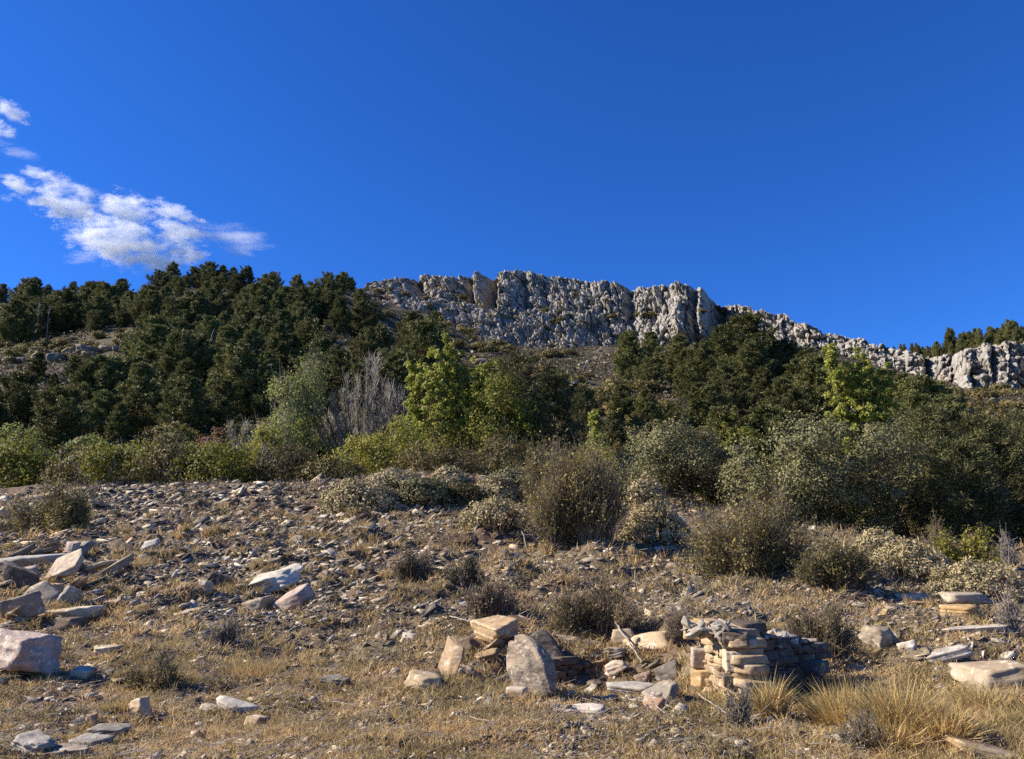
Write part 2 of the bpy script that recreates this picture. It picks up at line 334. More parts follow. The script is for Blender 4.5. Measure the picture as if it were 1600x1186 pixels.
for i in range(1, len(LY) - 1):
    d0 = (LZ[i] - LZ[i - 1]) / (LY[i] - LY[i - 1]); d1 = (LZ[i + 1] - LZ[i]) / (LY[i + 1] - LY[i])
    SL[i] = np.where(d0 * d1 > 0, 2 * d0 * d1 / (d0 + d1 + 1e-9), 0)

# cliff line: (u, v of the top edge, v of the foot, distance of the foot)
CL = np.array([(560, 452, 458, 476), (580, 442, 462, 474), (605, 437, 478, 472), (640, 436, 486, 466), (655, 431, 490, 464), (700, 431, 504, 460), (735, 430, 520, 456), (770, 431, 535, 452), (785, 424, 538, 450),
               (820, 424, 545, 448), (860, 431, 550, 444), (920, 438, 550, 438), (960, 441, 545, 432), (985, 452, 540, 430), (1000, 447, 536, 424), (1045, 445, 530, 416), (1060, 446, 530, 408),
               (1105, 458, 530, 406), (1112, 467, 528, 414), (1138, 476, 520, 424), (1160, 476, 522, 412), (1180, 481, 525, 406), (1220, 490, 530, 396), (1260, 509, 545, 386), (1300, 522, 556, 374), (1340, 530, 565, 362),
               (1400, 546, 580, 344), (1440, 556, 595, 332), (1470, 555, 606, 322), (1488, 554, 610, 318), (1500, 549, 612, 306), (1540, 540, 616, 300), (1590, 535, 612, 296), (1620, 534, 612, 292), (1800, 525, 610, 280), (2300, 520, 610, 270)], float)
def cl_u(x, Y, v=530):
    b = (593 - v) / FPX; return 800 + FPX * (x / Y) * (CT - b * ST)
def terrain(x, y, detail=True):
    x = np.asarray(x, float); y = np.asarray(y, float); sh = x.shape; x = x.ravel(); y = y.ravel()
    Y = np.clip(y, 1.0, 1199.0); s = np.clip(x / np.maximum(Y, 3.0), -2.19, 2.19)
    fi = (s - SG[0]) / (SG[1] - SG[0]); i0 = np.clip(fi.astype(int), 0, len(SG) - 2); fs = fi - i0
    ly = np.log(Y); j = np.clip(np.searchsorted(LY, ly) - 1, 0, len(LY) - 2); h = LY[j + 1] - LY[j]; t = (ly - LY[j]) / h
    def g(A, jj): return A[jj, i0] * (1 - fs) + A[jj, i0 + 1] * fs
    t2 = t * t; t3 = t2 * t
    z = g(LZ, j) * (2 * t3 - 3 * t2 + 1) + g(SL, j) * h * (t3 - 2 * t2 + t) + g(LZ, j + 1) * (3 * t2 - 2 * t3) + g(SL, j + 1) * h * (t3 - t2)
    # ground behind the cliff edge
    u = cl_u(x, Y); yc = np.interp(u, CL[:, 0], CL[:, 3]) ; vt = np.interp(u, CL[:, 0], CL[:, 1])
    lm = np.interp(u, [560, 640, 1120, 1150, 2300], [0.8, 1.3, 1.0, 0.5, 0.45]) * 26
    b = (593 - vt) / FPX; yt = yc + lm; zt = CAMZ + yt * (ST + b * CT) / (CT - b * ST)
    dd = y - yc
    rise = np.interp(u, [1320, 1400, 1460, 1600, 2000], [-0.3, 0.20, 0.28, 0.30, 0.30]) * np.clip(dd - lm - 6, 0, 60) - 0.5 * np.clip(dd - lm - 66, 0, 400)
    wgt = sstep(575, 610, u) * sstep(lm + 2, lm + 12, dd)
    z = z * (1 - wgt) + (zt - 3.5 + rise) * wgt
    if detail:
        ramp_ = np.clip((Y - 5) / 60, 0, 1)
        z = z + ramp_ ** 1.5 * (fbm2(x / 40, y / 40, 4, 3) * 5.0 * sstep(80, 200, Y) + fbm2(x / 9, y / 9, 3, 9) * 1.0 * sstep(60, 120, Y))
        nearw = 1 - sstep(55, 90, Y)
        z = z + nearw * (fbm2(x / 3.0, y / 3.0, 3, 21) * 0.30 * np.clip(Y / 14, 0.25, 1.6) + fbm2(x / 0.5, y / 0.45, 3, 33) * 0.13 * np.clip(Y / 12, 0.5, 1.6) + np.abs(fbm2(x / 1.3, y / 0.8, 3, 55)) * 0.24 * np.clip(Y / 14, 0.3, 1.5))
        # terraces of the outcropping beds
        tz = fbm2(x / 6 + 0.15 * y, y / 1.6, 3, 71)
        z = z + nearw * sstep(13, 22, Y) * 0.45 * np.round(tz * 3) / 3
        # hollow in front of the low broken wall
        z = z - 0.45 * np.exp(-(((x - 0.55) / 1.3) ** 2 + ((y - 11.3) / 1.1) ** 2))
        # bank behind the hollow and the ruined wall
        z = z + 0.22 * sstep(12.0, 12.7, y) * (1 - sstep(14, 18, y)) * sstep(-1.0, 0.2, x)
        z = z + 0.34 * sstep(9.9, 11.0, y - 0.55 * (x - 2.5)) * (1 - sstep(12, 17, y)) * sstep(2.15, 2.6, x) * (1 - sstep(4.0, 5.4, x))
    return z.reshape(sh)
def tz1(x, y): return float(terrain(np.array([x]), np.array([y]))[0])
_yy = np.exp(np.linspace(math.log(4.0), math.log(600), 2600))
def ground_hit(u, v):
    """first point where the photo's ray meets the ground"""
    b = (593 - v) / FPX; a = (u - 800) / FPX; k = _yy / (CT - b * ST)
    zz = CAMZ + (ST + b * CT) * k; g = terrain(a * k, _yy)
    i = np.argmax(zz < g)
    if not (zz < g).any(): i = len(_yy) - 1
    y = _yy[max(i, 0)]; return np.array([a * k[i], y, g[i]])
def on(u, Y, v=700):
    p = at(u, v, Y); return np.array([p[0], Y, tz1(p[0], Y)])

def build_ground():
    ys = np.concatenate([np.linspace(-60, 3.5, 24), np.exp(np.linspace(math.log(3.9), math.log(58), 560)), np.exp(np.linspace(math.log(58.8), math.log(300), 170)), np.linspace(302, 520, 100), np.linspace(530, 1190, 24)])
    inner = np.linspace(-0.9, 0.9, 640); o1 = 0.9 + (np.linspace(0, 1, 30)[1:]) ** 1.5 * 1.25
    c = np.concatenate([-o1[::-1], inner, o1])
    Yw = np.maximum(np.abs(ys), 4.0); X = c[None, :] * Yw[:, None]
    ex = np.maximum(0, np.abs(c) - 0.9) / 1.25
    X = X + np.sign(c)[None, :] * ex[None, :] * np.maximum(0, 60 - Yw)[:, None]
    Yg = np.repeat(ys[:, None], len(c), 1)
    Z = terrain(X, Yg)
    ny, nx = X.shape; idx = np.arange(ny * nx).reshape(ny, nx)
    F = np.stack([idx[:-1, :-1], idx[:-1, 1:], idx[1:, 1:], idx[1:, :-1]], -1).reshape(-1, 4)
    g = link('ground', mk_mesh('ground', np.stack([X, Yg, Z], -1).reshape(-1, 3), [F], True), M['ground']); g['kind'] = 'structure'
build_ground()

# ------------------------------------------------------------------ cliff
def vor(a, b, c, seed):
    """cell noise: per nearest cell a tilted facet (height in about -0.5..0.5) and the distance to the cell border"""
    ia, ib, ic = np.floor(a), np.floor(b), np.floor(c)
    d1 = np.full(a.shape, 9e9); d2 = d1.copy(); val = np.zeros(a.shape)
    for i in (-1, 0, 1):
        for j in (-1, 0, 1):
            for k in (-1, 0, 1):
                x, y, z = ia + i, ib + j, ic + k
                dx = x + hsh(x, y, z, seed) - a; dy = y + hsh(x, y, z, seed + 1) - b; dz = z + hsh(x, y, z, seed + 2) - c
                d = dx * dx + dy * dy + dz * dz
                r = hsh(x, y, z, seed + 3) - 0.5 + (hsh(x, y, z, seed + 4) - 0.35) * 1.1 * dx + (hsh(x, y, z, seed + 5) - 0.6) * 1.1 * dz
                nearer = d < d1
                d2 = np.where(nearer, d1, np.minimum(d2, d)); val = np.where(nearer, r, val); d1 = np.where(nearer, d, d1)
    return val, np.sqrt(d2) - np.sqrt(d1)
def build_cliff(u0, u1, label, nu, nv, lean=26):
    us = np.linspace(u0, u1, nu); ts = np.linspace(-0.25, 1.0, nv)
    U, T = np.meshgrid(us, ts)
    yc = np.interp(U, CL[:, 0], CL[:, 3]); vt = np.interp(U, CL[:, 0], CL[:, 1]); vb = np.interp(U, CL[:, 0], CL[:, 2])
    vt = vt + 3.5 * vn2(U / 9.0, U * 0, 5) + 2.5 * vn2(U / 3.5, U * 0, 6)
    th = np.where(T < 0, T, T)
    V = vb + (vt - vb) * th
    Y = yc + lean * np.sign(th) * np.abs(th) ** 1.15 * np.interp(U, [560, 640, 1120, 1150, 2300], [0.8, 1.3, 1.0, 0.5, 0.45])
    a = (U - 800) / FPX; b = (593 - V) / FPX; k = Y / (CT - b * ST)
    X = a * k; Z = CAMZ + (ST + b * CT) * k
    # displacement towards the camera and, for the fissured look, to the side
    Xs = X + 0.22 * Z; c1, e1 = vor(Xs / 10.0, Y / 12.0, Z / 20.0, 11); c2, e2 = vor(Xs / 3.6, Y / 5, Z / 8.5, 31); c3, e3 = vor(Xs / 1.8, Y / 3, Z / 3.6, 51)
    dsp = 4.0 * c1 + 2.6 * c2 + 1.6 * c3 + 5.0 * fbm3(X / 30, Y / 30, Z / 30, 3, 8)
    wob = 0.9 * vn2(U / 22, Z / 14, 41) + 0.35 * vn2(U / 6, Z / 5, 42); z0_ = np.zeros_like(U)
    q1 = np.floor(U / 17.0 + wob + 0.35 * Z / 17 * 0.3); f1 = U / 17.0 + wob + 0.35 * Z / 17 * 0.3 - q1; bed = np.floor(Z / 9.0 + 0.6 * vn2(U / 40, Z / 9, 43) + hsh(q1, z0_, z0_, 44)); fb = Z / 9.0 + 0.6 * vn2(U / 40, Z / 9, 43) + hsh(q1, z0_, z0_, 44) - bed
    dsp = dsp + 5.5 * (hsh(q1, z0_, z0_, 45) - 0.5) + 3.4 * (hsh(q1, bed, z0_, 46) - 0.5) - 4.5 * np.exp(-(f1 / 0.06) ** 2) - 2.0 * np.exp(-(fb / 0.07) ** 2) + 2.4 * (hsh(q1, bed, z0_, 47) - 0.3) * (0.5 - f1)
    dsp = dsp - 2.2 * (1 - sstep(0.0, 0.14, e1)) - 1.2 * (1 - sstep(0.0, 0.16, e2)) - 0.5 * (1 - sstep(0, 0.15, e3))
    for (uf, wd, dp, t0) in ((648, 7, 9, 0.5), (733, 5, 7, 0.55), (768, 9, 13, 0.5), (818, 5, 4, 0.5), (982, 8, 6, 0.5), (1122, 15, 15, 0.1), (1085, 5, 5, 0.0), (1449, 6, 8, 0.0), (1491, 5, 6, 0.0), (1548, 4, 4, 0.2)):
        dsp = dsp - 1.5 * dp * np.exp(-((U - uf - 6 * (1 - T)) / wd) ** 2) * sstep(t0 - 0.1, t0 + 0.1, T)
    for (uf, wd, dp, t0) in ((752, 13, 5, 0.55), (795, 18, 5, 0.5), (690, 24, 4, 0.5), (1075, 30, 9, 0.0), (1520, 30, 3, 0.0), (1575, 22, 3, 0.0), (1100, 8, 4, 0.0)):
        dsp = dsp + 1.3 * dp * np.exp(-np.abs((U - uf) / wd) ** 4) * sstep(t0 - 0.06, t0 + 0.06, T)
    # a ledge with earth between the upper wall and the broken lower face
    tl = 0.52 + 0.10 * vn2(U / 60, U * 0, 9)
    dsp = dsp + 5.0 * (1 - sstep(tl - 0.05, tl + 0.05, T)) * sstep(640, 700, U) * (1 - sstep(900, 980, U))
    fade = sstep(-0.25, 0.0, T) * (0.45 + 0.55 * (1 - sstep(0.93, 1.0, T)))
    dsp = dsp * fade
    Y = Y - dsp * 0.92; X = X - dsp * 0.30
    X = X + 0.9 * fbm3(X / 2.5, Y / 2.5, Z / 2.5, 2, 77); Z = Z + (0.9 * c2 + 0.5 * c3) * sstep(0.0, 0.1, T)
    # top, running back into the hill
    tops = []
    for q, back in enumerate((2.5, 6, 12, 24)):
        tops.append((X[-1] * (1 + back / 440), Y[-1] + back, Z[-1] + 0.3 * back * 0.1 - 0.10 * max(0, back - 4) - (6 if q == 3 else 0) + 0.8 * vn2(X[-1] / 3, X[-1] * 0 + q, 3)))
    X = np.vstack([X] + [t[0] for t in tops]); Y = np.vstack([Y] + [t[1] for t in tops]); Z = np.vstack([Z] + [t[2] for t in tops])
    ny, nx = X.shape; idx = np.arange(ny * nx).reshape(ny, nx)
    F = np.stack([idx[:-1, :-1], idx[:-1, 1:], idx[1:, 1:], idx[1:, :-1]], -1).reshape(-1, 4)
    o = link('cliff', mk_mesh('cliff', np.stack([X, Y, Z], -1).reshape(-1, 3), [F], False), M['cliff'])
    tag(o, label, 'cliff', kind='structure'); return o
CRAG = build_cliff(562, 1140, 'broad grey crag with a broken face on the mountain crest', 900, 170)
build_cliff(1139, 1489, 'narrow pale rock band sloping down along the skyline', 520, 80)
build_cliff(1490, 1850, 'rounded pale crag under the pines at the right edge', 460, 110)

# ------------------------------------------------------------------ shape makers
def frames(d):
    d = d / np.maximum(np.linalg.norm(d, axis=1, keepdims=True), 1e-9)
    r = np.where(np.abs(d[:, 2:3]) < 0.9, np.array([[0, 0, 1.0]]), np.array([[1.0, 0, 0]]))
    a = np.cross(d, r); a /= np.maximum(np.linalg.norm(a, axis=1, keepdims=True), 1e-9)
    return d, a, np.cross(a, d)
def leaves(rng, C, D, L, W):
    """diamond leaves: base points C, directions D, lengths L, widths W"""
    n = len(C); D, A, B = frames(D); th = rng.uniform(0, 2 * np.pi, (n, 1))
    S = A * np.cos(th) + B * np.sin(th); L = np.reshape(L, (-1, 1)); W = np.reshape(W, (-1, 1))
    V = np.stack([C, C + D * L * 0.5 + S * W * 0.5, C + D * L, C + D * L * 0.5 - S * W * 0.5], 1).reshape(-1, 3)
    return V, np.arange(4 * n).reshape(n, 4)
def leaves_n(rng, C, D, Nt, L, W):
    """leaves whose faces turn towards Nt"""
    n = len(C); D = D / np.maximum(np.linalg.norm(D, axis=1, keepdims=True), 1e-9)
    S = np.cross(D, Nt); S /= np.maximum(np.linalg.norm(S, axis=1, keepdims=True), 1e-6); L = np.reshape(L, (-1, 1)); W = np.reshape(W, (-1, 1))
    V = np.stack([C, C + D * L * 0.5 + S * W * 0.5, C + D * L, C + D * L * 0.5 - S * W * 0.5], 1).reshape(-1, 3)
    return V, np.arange(4 * n).reshape(n, 4)
def blades(rng, C, D, L, W, bend=0.3):
    """grass blades: bent two-part strips ending in a point"""
    n = len(C); D, A, B = frames(D); th = rng.uniform(0, 2 * np.pi, (n, 1)); S = A * np.cos(th) + B * np.sin(th)
    L = np.reshape(L, (-1, 1)); W = np.reshape(W, (-1, 1)); H = D.copy(); H[:, 2] = 0
    mid = C + D * L * 0.55; tip = C + D * L + H * L * bend - np.array([[0, 0, 1]]) * L * bend * 0.25
    V = np.stack([C - S * W * .5, C + S * W * .5, mid + S * W * .38, mid - S * W * .38, tip], 1).reshape(-1, 3)
    b = np.arange(n)[:, None] * 5
    return V, [b + np.array([[0, 1, 2, 3]]), b + np.array([[3, 2, 4]])]
def tube(mb, P, rad, sides=5):
    P = np.asarray(P, float); n = len(P); d = np.gradient(P, axis=0); d, A, B = frames(d)
    th = np.arange(sides) * 2 * np.pi / sides; rad = np.broadcast_to(rad, (n,))
    V = P[:, None, :] + rad[:, None, None] * (A[:, None, :] * np.cos(th)[None, :, None] + B[:, None, :] * np.sin(th)[None, :, None])
    idx = np.arange(n * sides).reshape(n, sides); nx = np.roll(idx, -1, 1)
    mb.add(V.reshape(-1, 3), np.stack([idx[:-1], nx[:-1], nx[1:], idx[1:]], -1).reshape(-1, 4))
def sticks(P0, P1, r):
    """many thin three-sided tapered twigs"""
    n = len(P0); D, A, B = frames(P1 - P0); r = np.broadcast_to(np.reshape(r, (-1, 1)), (n, 1)); V = []
    for k in range(3):
        o = A * math.cos(k * 2.0944) + B * math.sin(k * 2.0944); V.append(P0 + o * r)
    for k in range(3):
        o = A * math.cos(k * 2.0944) + B * math.sin(k * 2.0944); V.append(P1 + o * r * 0.45)
    V = np.stack(V, 1).reshape(-1, 3); b = np.arange(n)[:, None] * 6
    return V, np.concatenate([b + np.array([[i, (i + 1) % 3, 3 + (i + 1) % 3, 3 + i]]) for i in range(3)])
def rdir(rng, n, up=0.0):
    d = rng.normal(size=(n, 3)); d /= np.linalg.norm(d, axis=1, keepdims=True); d[:, 2] += up; return d

# rocks: rays of a cube-sphere cut by planes, then roughened
def cubesphere(n):
    pts = {}; V = []; F = []
    g = np.tan(np.linspace(-1, 1, n + 1) * np.pi / 4)
    def vid(p):
        k = tuple(np.round(p, 5))
        if k not in pts: pts[k] = len(V); V.append(p)
        return pts[k]
    for ax in range(3):
        for sg in (-1, 1):
            ids = np.zeros((n + 1, n + 1), int)
            for i in range(n + 1):
                for j in range(n + 1):
                    p = [0, 0, 0]; p[ax] = sg; p[(ax + 1) % 3] = g[i] * sg; p[(ax + 2) % 3] = g[j]; ids[i, j] = vid(np.array(p, float))
            for i in range(n):
                for j in range(n): F.append((ids[i, j], ids[i + 1, j], ids[i + 1, j + 1], ids[i, j + 1]))
    V = np.array(V); return V / np.linalg.norm(V, axis=1, keepdims=True), np.array(F)
CS = {n: cubesphere(n) for n in (4, 7, 10, 18)}
def rock_verts(seed, dims, n=10, cuts=7, rough=0.04, lam=0.03, tilt=0.18, chip=0.78):
    """angular block: dims are full sizes; lam = bedding ridges on the edges"""
    rng = np.random.default_rng(seed); D, F = CS[n]
    Rr = np.full(len(D), 9e9)
    for ax in range(3):
        for sg in (-1, 1):
            nn = np.zeros(3); nn[ax] = sg; nn += rng.normal(size=3) * tilt * (0.35 if ax == 2 else 1); nn /= np.linalg.norm(nn)
            dp = D @ nn; Rr = np.where(dp > 1e-3, np.minimum(Rr, 1.0 / np.maximum(dp, 1e-3)), Rr)
    slab = dims[2] < 0.45 * min(dims[0], dims[1]) + 0.08 * dims[0]
    for k in range(cuts):
        nn = rng.normal(size=3); nn[2] *= 0.08 if slab else 0.55; nn /= np.linalg.norm(nn); dk = chip * rng.uniform(0.95, 1.45)
        dp = D @ nn; Rr = np.where(dp > 1e-3, np.minimum(Rr, dk / np.maximum(dp, 1e-3)), Rr)
    P = D * Rr[:, None]
    o = rng.uniform(0, 50, 3)
    P = P * (1 + rough * 2.2 * fbm3(P[:, 0] * 2 + o[0], P[:, 1] * 2 + o[1], P[:, 2] * 2 + o[2], 3, seed % 97)[:, None])
    l = vn2(P[:, 2] * 4.5 + o[0], P[:, 2] * 0 + P[:, 0] * 0.5, seed % 89)
    P[:, :2] *= (1 + lam * 3 * l)[:, None]
    return P * np.array(dims) * 0.5, F
def rot(yaw=0, pitch=0, roll=0): return np.array(Euler((pitch, roll, yaw), 'XYZ').to_matrix())

# ------------------------------------------------------------------ trees and shrubs
def pine_parts(seed, H=12.0, Rd=3.2, fine=1.0, bare=0.10, flat=0.0, nlen=0.55, nw=0.13, droop=0.0, trunk_r=0.016):
    rng = np.random.default_rng(seed); tr = MB()
    zz = np.linspace(0, 1, 9); bend = rng.normal(size=2) * 0.03 * H
    axis = lambda t: np.array([bend[0] * t * t + 0.01 * H * math.sin(5 * t + seed), bend[1] * t * t, t * H])
    tube(tr, [axis(t) for t in zz], H * trunk_r * (1.05 - zz) + 0.015, 7)
    C = []; D = []; zf = bare
    lob = rng.uniform(0, 6.28); lobk = rng.uniform(0.1, 0.35)
    while zf < 0.985:
        nb = rng.integers(5, 8); a0 = rng.uniform(0, 6.28)
        for k in range(nb):
            az = a0 + k * 6.283 / nb + rng.normal() * 0.3
            prof = (1 - zf) ** (0.82 - 0.40 * flat) * min(1, (zf - bare + 0.22) / 0.42)
            L = Rd * (prof * rng.uniform(0.62, 1.2) * (1 + lobk * math.cos(az - lob)) + 0.05)
            if rng.random() < 0.08: L *= 0.4
            b0 = axis(zf + rng.normal() * 0.008); up = 0.10 + 0.55 * zf + rng.normal() * 0.10 - droop
            dh = np.array([math.cos(az), math.sin(az), 0.0])
            ts = np.linspace(0, 1, 5); pts = np.array([b0 + dh * L * t + np.array([0, 0, 1]) * L * (up * t + (0.22 + 0.5 * droop) * t * t - 0.12 * math.sin(t * 3.1)) for t in ts])
            tube(tr, pts, 0.014 * L * (1.15 - ts) + 0.006, 4)
            nt_ = max(3, int(fine * (4 + 4.6 * L)))
            t = rng.uniform(0.28, 1.02, nt_) ** 0.8; P = np.stack([np.interp(t, ts, pts[:, i]) for i in range(3)], 1)
            lat = np.array([-dh[1], dh[0], 0]); P += lat * (rng.uniform(-1, 1, (nt_, 1)) * 0.30 * L * (1.1 - np.abs(t - 0.45))[:, None]); P[:, 2] += rng.normal(size=nt_) * 0.03 * L
            C.append(P); D.append(np.tile(dh * 0.7 + np.array([0, 0, 0.55]), (nt_, 1)) + lat * rng.uniform(-.6, .6, (nt_, 1)))
        zf += rng.uniform(0.05, 0.085)
    C.append(np.repeat(axis(0.99)[None], 6, 0)); D.append(np.repeat([[0, 0, 1.0]], 6, 0))
    C = np.concatenate(C); D = np.concatenate(D); K = 8
    Cc = np.repeat(C, K, 0) + rng.normal(size=(len(C) * K, 3)) * np.array([[0.16, 0.16, 0.07]]); Dd = np.repeat(D, K, 0) + rng.normal(size=(len(C) * K, 3)) * 0.75
    cr = MB(); L = nlen * rng.uniform(0.6, 1.15, len(Cc)); ax_ = np.stack([Cc[:, 0], Cc[:, 1], Cc[:, 2] * 0], 1); ax_ /= np.maximum(np.linalg.norm(ax_, axis=1, keepdims=True), 0.3)
    cr.add(*leaves_n(rng, Cc, Dd, ax_ * 0.55 + rdir(rng, len(Cc), 0.75) * 0.75, L, nw * rng.uniform(0.7, 1.3, len(Cc))))
    return tr.mesh('trunk'), cr.mesh('crown')

def clump_leaves(rng, cents, rads, per, size, asp=0.55, up=0.2, core=0.55):
    """leaves gathered in clumps, thicker towards each clump's outside and facing outward"""
    cid = np.repeat(np.arange(len(cents)), per); n = len(cid)
    d = rdir(rng, n); r = rng.uniform(core, 1.05, (n, 1)) ** 0.8 * (1 + 0.25 * rng.normal(size=(n, 1)) * 0.5)
    C = cents[cid] + d * r * rads[cid][:, None] * np.array([[1, 1, 0.8]])
    out = cents[cid] - cents.mean(0); out /= np.maximum(np.linalg.norm(out, axis=1, keepdims=True), 1e-6)
    Nt = d * 0.9 + out * 0.45 + rdir(rng, n) * 0.45 + np.array([[0, 0, 0.15]]); L = size * rng.uniform(0.6, 1.35, n)
    return leaves_n(rng, C, np.cross(Nt, rdir(rng, n)) + d * 0.25, Nt, L, L * asp)
def env_points(rng, ells, n, inner=0.35):
    """clump centres spread through a set of ellipsoids (cx,cy,cz,rx,ry,rz), more on the outside"""
    E = np.array(ells, float); vol = E[:, 3] * E[:, 5]; k = rng.choice(len(E), n, p=vol / vol.sum()); d = rdir(rng, n)
    d /= np.linalg.norm(d, axis=1, keepdims=True); r = (inner + (1 - inner) * rng.uniform(0, 1, (n, 1)) ** 0.6)
    return E[k, :3] + d * r * E[k, 3:]
def broad_tree(seed, ells, nclump, rclump, per, leaf, asp=0.55, trunks=1, spread=0.1, trunk_r=0.12, limbs=26, base_w=0.0, core=0.55, up=0.2, twigs=0, twig_len=0.5):
    rng = np.random.default_rng(seed); tr = MB(); cr = MB()
    C = env_points(rng, ells, nclump); rad = rclump * rng.uniform(0.4, 1.5, nclump)
    top = max(e[2] + e[5] for e in ells); lo = min(e[2] - e[5] for e in ells)
    roots = [np.array([rng.normal() * base_w, rng.normal() * base_w * 0.6, 0]) for _ in range(trunks)]
    for i in range(trunks):
        tgt = C[rng.integers(nclump)] * 0.5 + np.array([0, 0, (lo + top) * 0.3]); ts = np.linspace(0, 1, 6)[:, None]
        tube(tr, roots[i] * (1 - ts) + tgt * ts + np.array([[0.10, 0.05, 0]]) * np.sin(ts * 4 + i) * top * 0.25 * 0.3, trunk_r * (1.1 - 0.7 * ts[:, 0]), 6)
    for i in rng.choice(nclump, min(limbs, nclump), replace=False):
        b = roots[rng.integers(trunks)]; e = C[i]; s = b + np.array([0, 0, max(0.05, e[2] * rng.uniform(0.2, 0.55))]) + (e - b) * np.array([0.12, 0.12, 0])
        ts = np.linspace(0, 1, 5)[:, None]; P = s * (1 - ts) + e * ts; P[:, 2] += np.sin(ts[:, 0] * 3.14) * 0.06 * top
        tube(tr, P, trunk_r * 0.38 * (1.15 - ts[:, 0]), 4)
    if twigs:
        k = rng.integers(0, nclump, twigs); p0 = C[k] * rng.uniform(0.75, 1.0, (twigs, 1)); d = p0 - np.array([0, 0, lo * 0.3]); d = d / np.linalg.norm(d, axis=1, keepdims=True) + rdir(rng, twigs, 0.5) * 0.5
        tr.add(*sticks(p0, p0 + d * twig_len * rng.uniform(0.5, 1.3, (twigs, 1)), 0.012 * np.ones(twigs)))
    cr.add(*clump_leaves(rng, C, rad, per, leaf, asp, up, core))
    return tr.mesh('trunk'), cr.mesh('crown')
def place(name, parts, pm, pos, rz=0, scale=1.0, names=('trunk', 'crown')):
    """a thing: Empty at the base with its meshes as parts"""
    e = empty(name, pos, rz); e.scale = (scale,) * 3
    for nm, me, m in zip(names, parts, pm): link(nm, me, m, e)
    return e
def twig_shrub(seed, w, d, h, nst, ntw, nleaf, leaf, r=0.012, asp=0.6, dome=0.9):
    """shrub of many rising stems with twigs and sparse leaves"""
    rng = np.random.default_rng(seed); st = MB(); lf = MB()
    ns = 15; sa = rng.uniform(0, 6.283, ns); sr = rng.uniform(0.05, 0.82, ns); sx = np.cos(sa) * sr; sy = np.sin(sa) * sr; ss = rng.uniform(0.13, 0.36, ns); sh = np.clip((1.12 - 0.55 * dome * sr) * rng.uniform(0.42, 1.12, ns), 0.25, 1.12)
    kk = rng.integers(0, ns, nst); az = rng.uniform(0, 6.283, nst); rr = np.sqrt(rng.uniform(0, 1, nst)); hh = h * sh[kk] * np.sqrt(np.maximum(0.05, 1 - 0.95 * rr ** 2)) * rng.uniform(0.75, 1.1, nst)
    ox = sx[kk] + np.cos(az) * rr * ss[kk]; oy = sy[kk] + np.sin(az) * rr * ss[kk]
    B = np.stack([(sx[kk] * 0.6 + 0.15 * ox) * w * 0.5, (sy[kk] * 0.6 + 0.15 * oy) * d * 0.5, -0.05 * h + 0 * az], 1)
    Tp = np.stack([ox * w * 0.5, oy * d * 0.5, hh], 1)
    mid = B * 0.4 + Tp * 0.6 + np.stack([0 * az, 0 * az, 0.12 * hh], 1) + rng.normal(size=(nst, 3)) * 0.05 * h; mid = mid * np.array([[0.85, 0.85, 1]])
    st.add(*sticks(B, mid, r * 1.5)); st.add(*sticks(mid, Tp + (Tp - mid) * rng.uniform(-0.1, 0.3, (nst, 1)), r))
    skk = kk; pw = rng.uniform(0.12, 1.0, ns)[kk]; k = rng.choice(nst, ntw, p=pw / pw.sum()); t = rng.uniform(0.15, 1, (ntw, 1)); p0 = np.where(t < 0.5, B[k] + (mid[k] - B[k]) * t * 2, mid[k] + (Tp[k] - mid[k]) * (t * 2 - 1))
    dr = (Tp[k] - B[k]); dr /= np.linalg.norm(dr, axis=1, keepdims=True); dr = dr * 0.7 + rdir(rng, ntw, 0.25) * 0.75
    p1 = p0 + dr * (0.24 * h) * rng.uniform(0.4, 1.2, (ntw, 1)); st.add(*sticks(p0, p1, r * 0.6))
    kk = rng.integers(0, ntw, nleaf); c = p0[kk] + (p1[kk] - p0[kk]) * rng.uniform(0.2, 1.1, (nleaf, 1)) + rng.normal(size=(nleaf, 3)) * 0.03 * h
    L = leaf * rng.uniform(0.6, 1.4, nleaf); sid = skk[k[kk]]; cen = np.stack([sx[sid] * w * 0.5, sy[sid] * d * 0.5, sh[sid] * h * 0.35], 1); Nt = c - cen; Nt /= np.maximum(np.linalg.norm(Nt, axis=1, keepdims=True), 1e-3)
    lf.add(*leaves_n(rng, c, rdir(rng, nleaf, 0.4), Nt * 0.8 + rdir(rng, nleaf) * 0.6, L, L * asp))
    return st.mesh('stem'), lf.mesh('foliage')
def cushion_parts(seed, w, d, h, nclump, per, leaf):
    """low domed cushion of knobbly shoot tips"""
    rng = np.random.default_rng(seed); lf = MB(); st = MB()
    az = rng.uniform(0, 6.283, nclump); rr = np.sqrt(rng.uniform(0, 1, nclump)); lump = 1 + 0.5 * vn2(np.cos(az) * rr * 3 + seed, np.sin(az) * rr * 3, seed)
    C = np.stack([np.cos(az) * rr * w * .5, np.sin(az) * rr * d * .5, h * np.sqrt(np.maximum(0.03, 1 - rr ** 2)) * lump * rng.uniform(0.75, 1.05, nclump)], 1)
    rc = leaf * 1.5 * rng.uniform(0.7, 1.4, nclump)
    lf.add(*clump_leaves(rng, C, rc, per, leaf, 0.5, 0.5, 0.3))
    k = rng.choice(nclump, nclump // 2); B = C[k] * np.array([[0.5, 0.5, 0]]) - np.array([[0, 0, 0.05]]); st.add(*sticks(B, C[k], 0.02 * h + 0.004))
    return st.mesh('stem'), lf.mesh('foliage')

